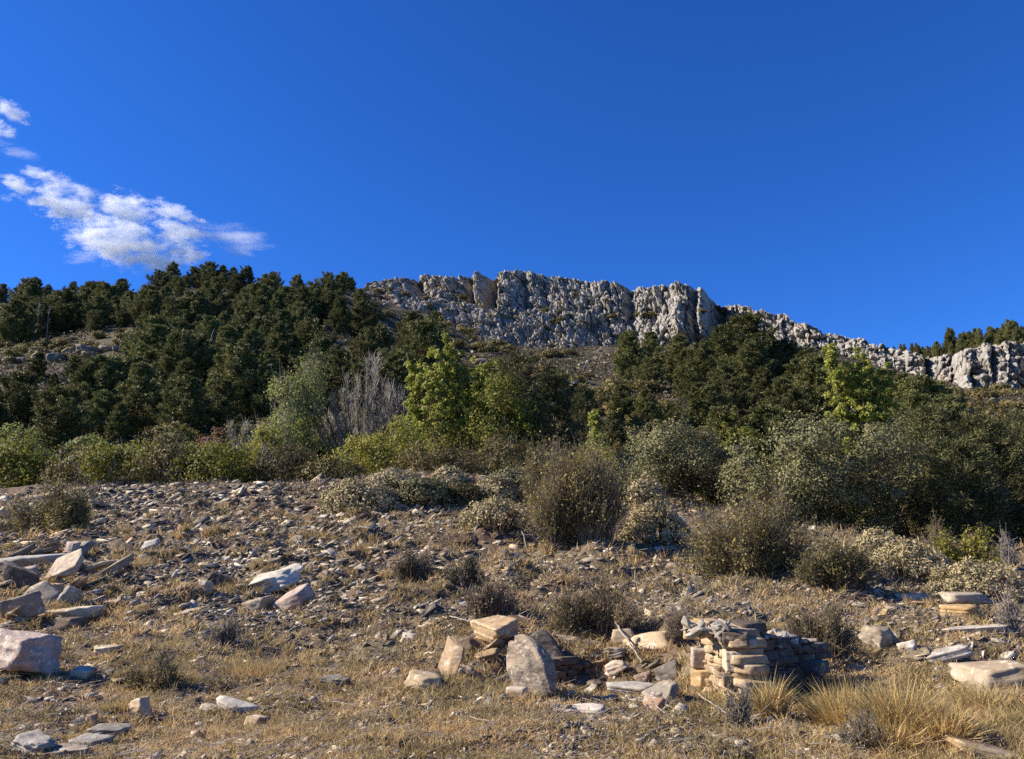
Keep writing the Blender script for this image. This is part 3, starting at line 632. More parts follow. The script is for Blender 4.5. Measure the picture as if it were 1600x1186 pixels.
# ---- hillside pines (a few kinds, copied)
PK = []
for i, (H, Rd, flat, bare) in enumerate(((12, 4.6, 0.05, 0.03), (13, 4.4, 0.25, 0.05), (11, 4.8, 0.5, 0.04), (12, 4.8, 0.35, 0.02), (14, 4.2, 0.1, 0.06), (10, 4.8, 0.6, 0.05))):
    e = place('pine_tree', pine_parts(100 + i, H, Rd * 1.14, 2.1, bare, flat, 0.55, 0.16), (M['bark'], M['pine']), (0, 0, 0))
    PK.append([e, H, False])
RNG = np.random.default_rng(7)
def put_pine(pos, h, kind=None, group='pines on the mountainside', wide=1.0):
    k = PK[RNG.integers(len(PK)) if kind is None else kind]
    if not k[2]: e = k[0]; k[2] = True
    else: e = copy_tree(k[0])
    s = h / k[1]; e.location = (pos[0], pos[1], pos[2] - 0.3); e.rotation_euler = (0, 0, RNG.uniform(0, 6.28)); e.scale = (s * wide, s * wide, s)
    sz = 'tall' if h > 13.2 else ('short' if h < 9.5 else 'medium tall')
    tag(e, cat='tree', group=group, auto=sz + ' dark pine', at_=pos + np.array([0, 0, h * 0.6]))
    return e
# rows up the left slope: (distance, u from, u to, spacing in metres, height range)
def pine_row(Y, ua, ub, sp, h0, h1, keep=lambda u, Y: True, group='pines on the mountainside', jit=0.35, wide=1.0):
    u = ua; st = sp / mpp(Y)
    while u < ub:
        uu = u + RNG.normal() * st * jit; YY = Y + RNG.normal() * sp * 0.9
        hh_ = RNG.uniform(h0, h1) if not (uu < 225 and 135 < YY < 186) else RNG.uniform(4.5, 7)
        if RNG.random() < 0.12: hh_ *= 0.6
        if keep(uu, YY): put_pine(on(uu, YY, 560), hh_, group=group, wide=wide * RNG.uniform(0.8, 1.15))
        u += st * RNG.uniform(0.75, 1.25)
ledge = lambda u, Y: not (u < 225 and 180 < Y < 224)
open_mid = lambda u, Y: ledge(u, Y) and not (u > 470 and 200 < Y < 268 and u < 720) and not (u > 590 and Y > 270) and not (u > 640 and Y > 200)
pine_row(112, -60, 420, 6.6, 6, 9.5, open_mid)
pine_row(126, -60, 640, 5.8, 9, 12.5, open_mid)
pine_row(146, -60, 690, 6.0, 11, 15, open_mid)
pine_row(168, -60, 690, 6.0, 11, 15, open_mid)
pine_row(192, 200, 480, 6.0, 11, 15, open_mid)
pine_row(226, -60, 500, 6.2, 11, 15, open_mid)
pine_row(242, -60, 520, 6.2, 10, 14, open_mid)
pine_row(262, -60, 520, 6.4, 11, 15, open_mid)
pine_row(284, -60, 580, 6.6, 10, 14, open_mid)
pine_row(316, -60, 585, 7.0, 10, 14, open_mid)
pine_row(350, -60, 560, 7.4, 9, 13, open_mid)
pine_row(382, -60, 550, 7.4, 8, 12, open_mid)
for (u, Y, h) in ((268, 400, 19), (325, 398, 17), (345, 402, 16), (385, 402, 14), (250, 398, 14), (290, 402, 12), (420, 404, 10), (150, 404, 10), (185, 404, 11), (120, 410, 9), (305, 400, 14), (365, 398, 13)):
    put_pine(on(u, Y, 440), h)
pine_row(408, -60, 560, 7.5, 6, 10)
# the pair of young pines under the crag and the ones above the clearing
for (u, Y, h) in ((648, 262, 14), (682, 258, 15.5), (560, 262, 14), (575, 270, 13), (530, 256, 14)): put_pine(on(u, Y, 520), h)
# right-hand slope
for (u, vt, Y, wd) in ((870, 585, 118, 1.1), (905, 600, 116, 1.1), (985, 520, 190, 1.1), (1015, 560, 165, 1.1), (1060, 522, 185, 1.2), (1095, 540, 180, 1.1), (1070, 575, 150, 1.25), (1135, 560, 150, 1.2), (1165, 498, 190, 1.3), (1130, 520, 195, 1.1),
                    (1205, 520, 188, 1.2), (1235, 534, 192, 1.1), (1190, 572, 142, 1.2), (1150, 590, 128, 1.1), (1250, 552, 150, 1.3), (1275, 560, 135, 1.2), (1230, 590, 118, 1.2), (1400, 588, 128, 1.2), (1440, 602, 122, 1.2), (1425, 618, 105, 1.2),
                    (1475, 616, 112, 1.2), (1325, 562, 160, 1.2), (1360, 575, 150, 1.2), (970, 600, 130, 1.1), (1010, 610, 118, 1.0), (1300, 556, 175, 1.1), (1380, 578, 140, 1.1), (1180, 530, 165, 1.2), (1100, 600, 118, 1.1), (1500, 640, 98, 1.2), (1460, 640, 92, 1.2), (1020, 520, 215, 1.0), (1260, 548, 210, 1.0), (1410, 602, 150, 1.2),
                    (955, 640, 100, 1.0), (1045, 640, 95, 1.1), (1120, 635, 95, 1.1), (1200, 635, 95, 1.1), (1545, 660, 90, 1.2), (1590, 680, 88, 1.2)):
    p = on(u, Y, 600); h = at(u, vt, Y)[2] - p[2]; put_pine(p, max(6.0, h * RNG.uniform(0.97, 1.05)), group='pines on the slope under the rock band', wide=wd)
# wood on top of the right crag
for r_ in range(3):
    for u in np.arange(1366, 1660, 8.5):
        uu = u + RNG.normal() * 5; yc = float(np.interp(uu, CL[:, 0], CL[:, 3])) + 26 + 14 * r_ + RNG.normal() * 3
        h = (4 + 8.5 * float(sstep(1370, 1480, uu))) * RNG.uniform(0.7, 1.15) * (1.25 if abs(uu - 1490) < 8 or abs(uu - 1585) < 10 else 1)
        put_pine(on(uu, yc, 540), h, kind=int(RNG.choice([0, 1, 4])), group='pines above the right crag', wide=0.62)

def thin_pines():
    ps = [o for o in list(SC.objects) if o.name.startswith('pine_tree') and o.type == 'EMPTY']; ps.sort(key=lambda o: o.location.y); G = np.zeros((420, 900), bool); sc_ = []
    for o in ps:
        H = o.scale[2] * 12.3; u, v0 = pix(o.location); _, v1 = pix(Vector(o.location) + Vector((0, 0, H))); hw = 0.30 * (v0 - v1) * 0.9; seen = 0
        for r in range(max(0, int(v1 / 2)), min(420, int(v0 / 2))):
            f = (r * 2 - v1) / max(1, v0 - v1); q = hw * min(1, 0.15 + f * 1.25); a, b = int((u - q + 100) / 2), int((u + q + 100) / 2); a, b = max(0, a), min(900, b)
            if b > a: vis = a + np.nonzero(~G[r, a:b])[0]; seen += int(((vis >= 50) & (vis <= 850)).sum()); G[r, a:b] = True
        sc_.append((seen, o))
    sc_ = [(s_ + (1e6 if o.get('group') == 'pines above the right crag' and -10 < pix(o.location)[0] < 1640 else 0), o) for s_, o in sc_]
    sc_.sort(key=lambda t: -t[0]); keep = [t for t in sc_ if t[0] > 9][:282]; kept = {t[1].name for t in keep}; gone = set()
    for t in sc_:
        if t[1].name not in kept:
            for ch in list(t[1].children): bpy.data.objects.remove(ch)
            gone.add(t[1]); 
    REG[:] = [r for r in REG if r[0] not in gone]
    for o in gone: bpy.data.objects.remove(o)
thin_pines()

def snag(u, vt, Y, label, seed):
    rng = np.random.default_rng(seed); p = on(u, Y, vt + 20); h = at(u, vt, Y)[2] - p[2]; tr = MB(); br = MB(); ts = np.linspace(0, 1, 8)
    ax = np.stack([0.25 * np.sin(ts * 3 + seed), 0 * ts, ts * h], 1); tube(tr, ax, 0.16 * (1.1 - ts) + 0.03, 6)
    for q in range(16):
        t = rng.uniform(0.35, 0.98); a = np.array([np.interp(t, ts, ax[:, i]) for i in range(3)]); d = rdir(rng, 1, 0.35)[0]; L = h * 0.16 * rng.uniform(.5, 1.2); tube(br, [a, a + d * L * .5, a + d * L + np.array([0, 0, .15 * L])], np.array([0.06, 0.045, 0.02]), 4)
    t_ = place('dead_tree', (tr.mesh('trunk'), br.mesh('branch')), (M['deadwood'], M['deadwood']), (p[0], p[1], p[2] - 0.2), names=('trunk', 'branches')); tag(t_, label, 'tree')
snag(60, 470, 238, 'bleached dead trunk among the pines above the left rock ledge', 1)
snag(76, 478, 238, 'shorter bleached dead trunk beside the taller dead trunk at left', 2)
snag(330, 520, 166, 'pale dead trunk in the middle of the left pine slope', 3)

# ---- hillside shrubs and boulders (small in the picture: one mesh each, copied)
HS = []
for i in range(4):
    rng = np.random.default_rng(300 + i); C = env_points(rng, [(0, 0, 0.5, 1.5, 1.5, 0.7)], 40); mb = MB(); mb.add(*clump_leaves(rng, C, 0.45 * rng.uniform(.6, 1.3, 40), 26, 0.30, 0.6, 0.3, 0.4))
    HS.append(mb.mesh('shrub')); HS[-1].materials.append(M['olive_leaf'])
def hill_shrub(pos, s, sq=0.9):
    o = link('shrub', HS[RNG.integers(4)], None, None, (pos[0], pos[1], pos[2] - 0.1)); o.scale = (s, s, s * sq); o.rotation_euler = (0, 0, RNG.uniform(0, 6.28))
    tag(o, cat='shrub', group='low shrubs on the mountainside', auto=('big' if s > 1.7 else 'small' if s < 1.1 else 'rounded') + ' olive brown shrub', at_=pos + np.array([0, 0, s * .6]))
cnt = 0
while cnt < 150:
    u = RNG.uniform(560, 1010); v = RNG.uniform(448, 650)
    foot = float(np.interp(u, CL[:, 0], CL[:, 2]))
    if v < foot + 4 or (u > 850 and u < 970 and 560 < v < 640 and RNG.random() < 0.75): continue
    p = ground_hit(u, v)
    if p[1] > 470 or p[1] < 110: continue
    hill_shrub(p, RNG.uniform(0.8, 2.2) * (0.8 + p[1] / 500)); cnt += 1
for k in range(64):
    u = RNG.uniform(0, 225); p = on(u, RNG.choice([RNG.uniform(206, 226), RNG.uniform(183, 206)], p=[.7, .3]), 560); hill_shrub(p, RNG.uniform(0.9, 1.9))
for k in range(20): hill_shrub(on(RNG.uniform(390, 680), RNG.uniform(175, 245), 560), RNG.uniform(0.8, 1.6))
for k in range(70):
    u = RNG.uniform(1420, 1640); hill_shrub(on(u, RNG.uniform(100, 290), 630), RNG.uniform(1.2, 3.0))
for k in range(22): hill_shrub(on(RNG.uniform(60, 420), RNG.uniform(98, 118), 690), RNG.uniform(0.7, 1.4))
from mathutils.bvhtree import BVHTree
_bt = BVHTree.FromPolygons([v.co for v in CRAG.data.vertices], [tuple(p.vertices) for p in CRAG.data.polygons]); cnt = 0
while cnt < 170:
    u = RNG.uniform(575, 1100); t = RNG.choice([RNG.normal(0.5, 0.07), RNG.uniform(0.0, 0.95)], p=[.6, .4]); v = np.interp(u, CL[:, 0], CL[:, 2]) * (1 - t) + np.interp(u, CL[:, 0], CL[:, 1]) * t
    h_ = _bt.ray_cast(Vector((0, 0, CAMZ)), Vector(at(u, v, 400)) - Vector((0, 0, CAMZ))); cnt += 1
    if h_[0] is not None and h_[1].z > 0.25: hill_shrub(np.array(h_[0]), RNG.uniform(0.7, 1.9))
HB = []
for i in range(4):
    V, F = rock_verts(400 + i, (2, 1.6, 1.2), 10, 5, 0.10, 0.05, 0.2, 0.82); mb = MB(); mb.add(V, F); HB.append(mb.mesh('boulder')); HB[-1].materials.append(M['slate'])
def hill_rock(p, s):
    o = link('boulder', HB[RNG.integers(4)], None, None, (p[0], p[1], p[2] + 0.2 * s)); o.scale = (s, s * RNG.uniform(.7, 1.2), s * RNG.uniform(0.6, 1.2)); o.rotation_euler = (RNG.normal() * .3, RNG.normal() * .3, RNG.uniform(0, 6.28))
    tag(o, cat='rock', group='boulders on the mountainside', auto=('large' if s > 1.2 else 'small' if s < 0.6 else 'angular') + ' pale boulder', at_=p + np.array([0, 0, .5]))
for k in range(90):
    u = RNG.normal(905, 45); v = RNG.uniform(552, 640); p = ground_hit(u, v + (905 - u) * 0.25)
    if 100 < p[1] < 440: hill_rock(p, RNG.uniform(0.35, 1.0))
for k in range(46):
    u = RNG.uniform(590, 1000); v = float(np.interp(u, CL[:, 0], CL[:, 2])) + abs(RNG.normal() * 22); p = ground_hit(u, v)
    if 100 < p[1] < 465: hill_rock(p, RNG.uniform(0.5, 1.3))
for (u, Y, s) in ((40, 196, 1.9), (65, 200, 2.3), (112, 205, 1.8), (135, 202, 2.2), (160, 207, 1.5), (180, 205, 1.4), (20, 190, 1.6), (88, 188, 2.2), (140, 190, 1.8), (1010, 178, 2.2), (1022, 180, 2.0), (998, 176, 1.6), (650, 225, 1.4), (700, 230, 1.8), (748, 232, 2.2), (755, 228, 1.6), (620, 215, 1.2),
                (1560, 200, 2.2), (1590, 190, 2.0), (1540, 230, 1.8)): hill_rock(on(u, Y, 560), s)

# ---- the belt of trees and bushes behind the crest, one by one
def spec(u, vt, vb, wpx, Y):
    """base point and height and width in metres of a plant seen between rows vt and vb"""
    p = on(u, Y, (vt + vb) / 2); top = at(u, vt, Y)[2]; return p, top - p[2], wpx * mpp(Y)
def bush(name, label, cat, seed, u, vt, vb, wpx, Y, m, nclump, per, leaf, rc=0.12, asp=0.55, trunks=3, bark='bark_grey', ell=None, twigs=0, group=None, low=0.0, tr=None):
    p, h, wd = spec(u, vt, vb, wpx, Y); e = []
    rng = np.random.default_rng(seed)
    for (fx, fz, rx, rz) in (ell or ((0, 0.5, 0.40, 0.48), (-0.28, 0.42, 0.24, 0.36), (0.27, 0.45, 0.24, 0.38), (0.05, 0.72, 0.22, 0.26))):
        e.append((fx * wd, rng.normal() * 0.08 * wd, fz * h, rx * wd, rx * wd * 0.9, rz * h))
    parts = broad_tree(seed, e, int(nclump * 0.7), rc * 1.12 * wd, int(per * 1.25), leaf, asp, trunks, trunk_r=tr or 0.02 * h + 0.02, base_w=0.06 * wd, twigs=twigs, twig_len=0.12 * h)
    t = place(name, parts, (M[bark], M[m]), (p[0], p[1], p[2] - 0.05 * h)); tag(t, label, cat, group); return t
bush('bush', 'rounded dull green bush at the left edge before the dark pines', 'bush', 501, 28, 648, 740, 120, 78, 'pale_leaf', 90, 60, 0.30)
bush('broadleaf_tree', 'leafy green small tree low at the left edge beside the path', 'tree', 502, 30, 682, 790, 130, 62, 'green_leaf', 110, 70, 0.26, twigs=60)
bush('bush', 'greyish brown bush right of the leafy tree at left edge', 'bush', 503, 128, 695, 785, 90, 60, 'olive_leaf', 80, 60, 0.20, twigs=160)
bush('broadleaf_tree', 'small yellow tinged tree with pale forked trunk above the scree', 'tree', 504, 195, 668, 775, 120, 58, 'green_leaf', 100, 60, 0.22, trunks=3, twigs=120, ell=((0, 0.55, 0.40, 0.36), (-0.25, 0.55, 0.25, 0.25), (0.25, 0.5, 0.25, 0.3)), tr=0.06)
bush('bush', 'green and olive bush left of the russet bush', 'bush', 505, 268, 672, 778, 110, 57, 'olive_leaf', 120, 64, 0.2, twigs=120)
bush('bush', 'broad dark green bush below the russet bush', 'bush', 506, 345, 684, 776, 130, 56, 'green_leaf', 130, 64, 0.2, twigs=120)
bush('bush', 'low russet brown bush in front of the pines', 'bush', 507, 335, 652, 700, 50, 92, 'russet', 40, 40, 0.3)
bush('bush', 'grey leafless bush leaning beside the russet bush', 'bush', 508, 370, 635, 720, 55, 84, 'pale_leaf', 14, 30, 0.22, twigs=900, trunks=5, bark='twig')
bush('bush', 'olive shrub with yellow green side before the pale leafy tree', 'bush', 509, 440, 690, 775, 110, 56, 'olive_leaf', 110, 64, 0.18, twigs=150)
bush('bush', 'small yellow green bush under the pale leafy tree', 'bush', 519, 415, 655, 740, 60, 70, 'yellow_leaf', 60, 50, 0.22)
bush('broadleaf_tree', 'pale green leafy tree with bare twigs at its top left', 'tree', 510, 455, 548, 745, 125, 76, 'pale_leaf', 190, 70, 0.26, trunks=2, bark='bark_grey', rc=0.14, tr=0.13, twigs=500,
     ell=((-0.02, 0.35, 0.36, 0.34), (0.06, 0.62, 0.30, 0.26), (0.26, 0.72, 0.22, 0.24), (-0.22, 0.3, 0.24, 0.24), (0.2, 0.90, 0.12, 0.10), (-0.12, 0.74, 0.16, 0.12)))
def bare_tree(seed, u, vt, vb, wpx, Y, label):
    p, h, wd = spec(u, vt, vb, wpx, Y); rng = np.random.default_rng(seed); tr = MB(); tw = MB()
    nl = 34; tops = []
    for i in range(nl):
        x = rng.uniform(-0.5, 0.5) * wd; hh = h * (1.0 - 0.95 * abs(x / wd - 0.06)) * rng.uniform(0.82, 1.0); b = np.array([x * 0.12, rng.normal() * 0.1 * wd, 0]); e = np.array([x, rng.normal() * 0.18 * wd, hh])
        ts = np.linspace(0, 1, 7)[:, None]; P = b + (e - b) * np.concatenate([ts ** 0.75, ts ** 0.75, ts], 1) + rng.normal(size=(7, 3)) * 0.04; tube(tr, P, 0.11 * (1.08 - ts[:, 0]), 5); tops.append(P)
    A = np.array(tops); n = 9000; k = rng.integers(0, nl, n); t = rng.uniform(0.18, 1, n) * 5.99; j = t.astype(int); f = (t - j)[:, None]
    p0 = A[k, j] * (1 - f) + A[k, j + 1] * f; d = np.array([[0, 0, 1.0]]) + rng.normal(size=(n, 3)) * np.array([[0.33, 0.33, 0.25]]); p1 = p0 + d * rng.uniform(0.3, 1.25, (n, 1)); p1[:, 2] = np.minimum(p1[:, 2], h * 1.03)
    tw.add(*sticks(p0, p1, 0.022 * np.ones(n)))
    m2 = 2600; k = rng.integers(0, n, m2); tw.add(*sticks(p1[k], p1[k] + (np.array([[0, 0, .5]]) + rng.normal(size=(m2, 3)) * .4) * rng.uniform(.3, .7, (m2, 1)), 0.014 * np.ones(m2)))
    C = env_points(rng, [(-0.12 * wd, 0, 0.2 * h, 0.3 * wd, 0.3 * wd, 0.2 * h), (0.1 * wd, 0, 0.12 * h, 0.4 * wd, 0.3 * wd, 0.12 * h)], 70); lf = MB(); lf.add(*clump_leaves(rng, C, 0.6 * rng.uniform(.6, 1.3, 70), 50, 0.26))
    t_ = place('bare_tree', (tr.mesh('trunk'), tw.mesh('twigs'), lf.mesh('foliage')), (M['bark_grey'], M['twig_mauve'], M['pale_leaf']), (p[0], p[1], p[2] - 0.2), names=('trunk', 'twigs', 'foliage')); tag(t_, label, 'tree')
bare_tree(511, 568, 548, 750, 155, 78, 'bare grey poplar with upright leafless twigs among green trees')
def poplar(seed, u, vt, vb, wpx, Y, label, leaders, m='poplar', n=15000, leaf=0.22):
    p, h, wd = spec(u, vt, vb, wpx, Y); rng = np.random.default_rng(seed); tr = MB(); cr = MB(); C = []; rr = []
    for (x, top, r, lo) in leaders:
        b = np.array([x * wd * 0.25, 0, 0]); e = np.array([x * wd, rng.normal() * 0.12 * wd, top * h]); ts = np.linspace(0, 1, 8)[:, None]
        P = b + (e - b) * np.concatenate([ts ** 0.8, ts ** 0.8, ts], 1); tube(tr, P, 0.10 * (1.08 - ts[:, 0]) + .01, 5)
        for q in range(int(80 * top)):
            t = rng.uniform(lo, 0.98); c = np.array([np.interp(t, ts[:, 0], P[:, i]) for i in range(3)]); ra = 1.35 * r * wd * (0.35 + 0.9 * math.sin(min(1, (1 - t) * 1.5 + 0.12) * 1.57)) ; d = rdir(rng, 1, .25)[0] * ra * rng.uniform(0.2, 1.0)
            C.append(c + d * np.array([1, 1, 1.7])); rr.append(rng.uniform(0.2, 0.44))
            if rng.random() < 0.5: tr.add(*sticks(c[None], (c + d)[None], np.array([0.02])))
    C = np.array(C); rr = np.array(rr); cr.add(*clump_leaves(rng, C, rr, max(20, n // len(C)), leaf, 0.75, 0.0, 0.2))
    t = place('poplar_tree', (tr.mesh('trunk'), cr.mesh('crown')), (M['bark'], M[m]), (p[0], p[1], p[2] - 0.2)); tag(t, label, 'tree')
poplar(512, 708, 546, 752, 155, 72, 'yellow green poplar with ragged spires beside the bare grey tree', ((-0.42, 0.9, 0.10, 0.45), (-0.12, 1.0, 0.14, 0.3), (0.05, 0.92, 0.16, 0.25), (0.22, 0.86, 0.18, 0.2), (0.40, 0.84, 0.16, 0.25), (-0.25, 0.74, 0.18, 0.15), (0.1, 0.6, 0.3, 0.1)), n=34000)
poplar(513, 1345, 540, 720, 112, 66, 'bright green poplar rising behind the big grey oak', ((-0.36, 1.0, 0.13, 0.15), (-0.15, 0.93, 0.16, 0.12), (0.02, 0.96, 0.16, 0.12), (0.2, 0.95, 0.16, 0.15), (0.38, 0.88, 0.14, 0.2), (-0.45, 0.62, 0.14, 0.1), (0.0, 0.55, 0.3, 0.1)), n=38000)
bush('bush', 'bright yellow green bush under the bare grey tree', 'bush', 514, 612, 650, 758, 165, 60, 'yellow_leaf', 170, 80, 0.20, rc=0.10, ell=((-0.28, 0.42, 0.24, 0.42), (0.02, 0.55, 0.22, 0.45), (0.27, 0.5, 0.22, 0.46), (0, 0.3, 0.42, 0.3)))
bush('bush', 'olive brown bush at the foot of the yellow poplar', 'bush', 515, 690, 690, 765, 140, 56, 'olive_leaf', 110, 64, 0.18, twigs=150)
bush('bush', 'dark olive bush below the bare grey tree', 'bush', 520, 520, 715, 775, 110, 55, 'olive_leaf', 100, 60, 0.18, twigs=150)
bush('bush', 'dark green bush between the poplar and the thorny thicket', 'bush', 521, 770, 668, 765, 110, 60, 'olive_leaf', 110, 64, 0.2, twigs=80)
bush('broadleaf_tree', 'leafy mid green tree between the yellow poplar and blackish pine', 'tree', 525, 782, 572, 758, 120, 70, 'green_leaf', 190, 80, 0.24, trunks=2, rc=0.11, tr=0.12)
bush('broadleaf_tree', 'pale green tree with leafy foot between bare grey tree and yellow poplar', 'tree', 526, 648, 610, 758, 90, 74, 'pale_leaf', 120, 70, 0.24, trunks=2, tr=0.1)
def near_pine(seed, u, vt, vb, Y, label, Rf=0.34, m='pine_dark', **kw):
    p, h, _ = spec(u, vt, vb, 10, Y); t = place('pine_tree', pine_parts(seed, h, h * Rf, **kw), (M['bark'], M[m]), (p[0], p[1], p[2] - 0.2), RNG.uniform(0, 6)); tag(t, label, 'tree'); return t
near_pine(601, 805, 555, 760, 74, 'broad blackish pine right of the yellow poplar', 0.36, fine=2.0, flat=0.6, bare=0.03, nlen=0.42, nw=0.08)
near_pine(602, 865, 585, 765, 76, 'brownish dark pine with hanging boughs behind the thorny thicket', 0.33, fine=1.8, flat=0.4, bare=0.03, nlen=0.42, nw=0.08)
near_pine(603, 908, 600, 765, 80, 'narrow dark pine left of the slim yellow sapling', 0.26, fine=1.6, flat=0.3, bare=0.03, nlen=0.42, nw=0.08)
near_pine(604, 1465, 640, 850, 47, 'dark pine with layered boughs right of the big grey oak', 0.42, fine=2.6, flat=0.7, bare=0.02, nlen=0.34, nw=0.05, droop=0.12)
near_pine(605, 1555, 655, 850, 45, 'dark spreading pine at the right edge behind yellow bush', 0.45, fine=2.8, flat=0.8, bare=0.02, nlen=0.34, nw=0.05, droop=0.15)
near_pine(606, 1510, 690, 852, 42, 'lower dark pine between the two spreading pines', 0.5, fine=2.6, flat=0.8, bare=0.02, nlen=0.32, nw=0.05, droop=0.12)
near_pine(607, 1630, 640, 850, 47, 'dark pine cut off by the right edge', 0.42, fine=2.4, flat=0.7, bare=0.02, nlen=0.34, nw=0.05, droop=0.12)
poplar(516, 935, 640, 760, 30, 62, 'slim yellow green sapling between dark pine and grey oak', ((-0.2, 1.0, 0.22, 0.2), (0.3, 0.72, 0.25, 0.2), (0, 0.6, 0.3, 0.1)), n=2200, leaf=0.2)
bush('bush', 'yellow green bush at the left foot of the round oak', 'bush', 517, 935, 690, 772, 80, 52, 'yellow_leaf', 70, 60, 0.16)
bush('bush', 'olive yellow bush on the slope above the round oak', 'bush', 522, 1150, 632, 700, 70, 90, 'green_leaf', 60, 50, 0.3)
bush('holm_oak', 'round grey green oak with dark shaded right side', 'tree', 518, 1050, 655, 790, 185, 47, 'oak', 260, 110, 0.15, rc=0.085, trunks=3, bark='bark', ell=((0, 0.5, 0.42, 0.48), (-0.25, 0.42, 0.26, 0.4), (0.27, 0.48, 0.22, 0.42), (0.0, 0.68, 0.3, 0.3)), tr=0.13)
bush('holm_oak', 'big grey green oak spreading over the right middle', 'tree', 523, 1275, 650, 845, 290, 43, 'oak', 460, 120, 0.15, rc=0.062, trunks=5, bark='bark', tr=0.15,
     ell=((0, 0.5, 0.36, 0.46), (-0.3, 0.48, 0.22, 0.44), (0.28, 0.55, 0.22, 0.42), (0.02, 0.72, 0.34, 0.28), (-0.1, 0.3, 0.4, 0.3), (0.22, 0.25, 0.3, 0.25)))
bush('holm_oak', 'dark oak low between the big grey oak and pines', 'tree', 524, 1405, 690, 850, 130, 46, 'oak', 150, 100, 0.15, rc=0.1, trunks=3, bark='bark', tr=0.1)

XR = np.random.default_rng(31); BL = []
for i in range(5):
    bm_ = ('olive_leaf', 'green_leaf', 'pine_dark', 'brown_leaf', 'pale_leaf')[i]; rg = np.random.default_rng(640 + i); el = [(rg.normal() * 0.9, rg.normal() * 0.7, 0.9 + rg.uniform(0, 0.9), rg.uniform(.8, 1.5), rg.uniform(.8, 1.4), rg.uniform(.8, 1.5)) for _ in range(5)]
    BL.append((bm_, place('bush', broad_tree(640 + i, el, 60, 0.42, 70, 0.24, 0.55, 3, trunk_r=0.07, base_w=.3, twigs=90, twig_len=0.5), (M['bark_grey'], M[bm_]), (0, 0, 0))))
BC = {'olive_leaf': 'olive', 'green_leaf': 'green', 'pine_dark': 'dark', 'brown_leaf': 'brown', 'pale_leaf': 'pale'}; used_ = set()
def belt_bush(u, Y, h, kind):
    bm_, e = BL[kind]
    if kind in used_: e = copy_tree(e)
    used_.add(kind); p = on(u, Y, 700); sc_ = h / 3.0; e.location = (p[0], p[1], p[2] - 0.15 * h); e.scale = (sc_ * XR.uniform(.9, 1.3), sc_, sc_); e.rotation_euler = (0, 0, XR.uniform(0, 6.28))
    tag(e, cat='bush', group='bushes in the belt below the pines', auto=('tall' if h > 4 else 'low' if h < 2.6 else 'rounded') + ' ' + BC[bm_] + ' bush', at_=p + np.array([0, 0, h * .6]))
for (ua, ub, Ya, Yb, n_, ha, hb, kp) in ((-40, 430, 80, 106, 40, 1.8, 4.6, (.34, .2, .26, .12, .08)), (400, 640, 84, 110, 22, 2.5, 5.5, (.3, .2, .35, .1, .05)), (620, 830, 84, 112, 16, 3, 6, (.3, .15, .45, .1, 0)), (840, 1140, 72, 135, 46, 1.8, 4.4, (.42, .18, .12, .24, .04)), (1120, 1420, 66, 100, 30, 2.5, 5, (.4, .3, .2, .1, 0)), (1400, 1640, 56, 96, 34, 2.2, 5.2, (.4, .15, .35, .1, 0)), (1090, 1190, 44, 54, 6, 1.5, 2.6, (.4, .2, .4, 0, 0))):
    for q_ in range(n_): belt_bush(XR.uniform(ua, ub), XR.uniform(Ya, Yb), XR.uniform(ha, hb), int(XR.choice(5, p=kp)))

# ---- shrubs on the near slope
def tshrub(name, label, seed, u, vt, vb, wpx, m, stm, nst, ntw, nleaf, leaf, r=0.012, depth=0.8, dome=0.9, cat='shrub', Y=None):
    p = ground_hit(u, vb) if Y is None else on(u, Y, vb); Y = p[1]; h = (vb - vt) * mpp(Y); wd = wpx * mpp(Y)
    t = place(name, twig_shrub(seed, wd, wd * depth, h, nst, ntw, nleaf, leaf, r, dome=dome), (M[stm], M[m]), (p[0], p[1] + wd * depth * 0.25, tz1(p[0], p[1] + wd * depth * 0.25)), names=('stem', 'foliage')); tag(t, label, cat); return t
tshrub('thorn_shrub', 'tall brown thorny thicket left of the round oak', 701, 905, 706, 854, 215, 'brown_leaf', 'twig_brown', 504, 5040, 13068, 0.098, 0.0098, 0.6, 0.75)
tshrub('thorn_shrub', 'smaller olive thorn shrub at the left of the thorny thicket', 702, 850, 692, 800, 80, 'olive_leaf', 'twig_brown', 192, 1680, 6098, 0.127, 0.0112, 0.7, 0.6)
tshrub('thorn_shrub', 'wide brown green shrub below the big grey oak', 703, 1205, 778, 905, 240, 'brown_leaf', 'twig_brown', 624, 6240, 17424, 0.075, 0.0070, 0.55, 0.85)
tshrub('thorn_shrub', 'dark low shrub in the shade right of the wide shrub', 704, 1320, 840, 925, 120, 'olive_leaf', 'twig_brown', 264, 2400, 7260, 0.069, 0.0070, 0.6, 0.9)
tshrub('thorn_shrub', 'reddish brown thorn shrub at the left edge above slabs', 705, 62, 754, 834, 190, 'brown_leaf', 'twig_brown', 384, 3600, 10164, 0.103, 0.0098, 0.6, 0.85)
tshrub('thorn_shrub', 'yellow green shrub beside the right edge below dark pines', 706, 1532, 825, 888, 110, 'yellow_leaf', 'twig_brown', 288, 2160, 7550, 0.086, 0.0070, 0.6, 0.85)
tshrub('thorn_shrub', 'brown leafless shrub left of the yellow green shrub', 707, 1480, 822, 880, 70, 'brown_leaf', 'twig_brown', 192, 1680, 2613, 0.069, 0.0070, 0.6, 0.8)
tshrub('dead_shrub', 'bleached bare little shrub at the right edge', 708, 1578, 828, 885, 46, 'brown_leaf', 'twig', 40, 240, 60, 0.05, 0.016, 0.6, 0.5)
tshrub('broom_shrub', 'olive brown broom bush above the broken wall', 709, 945, 926, 1002, 200, 'olive_leaf', 'twig_brown', 420, 3400, 6500, 0.045, 0.006, 0.5, 0.9)
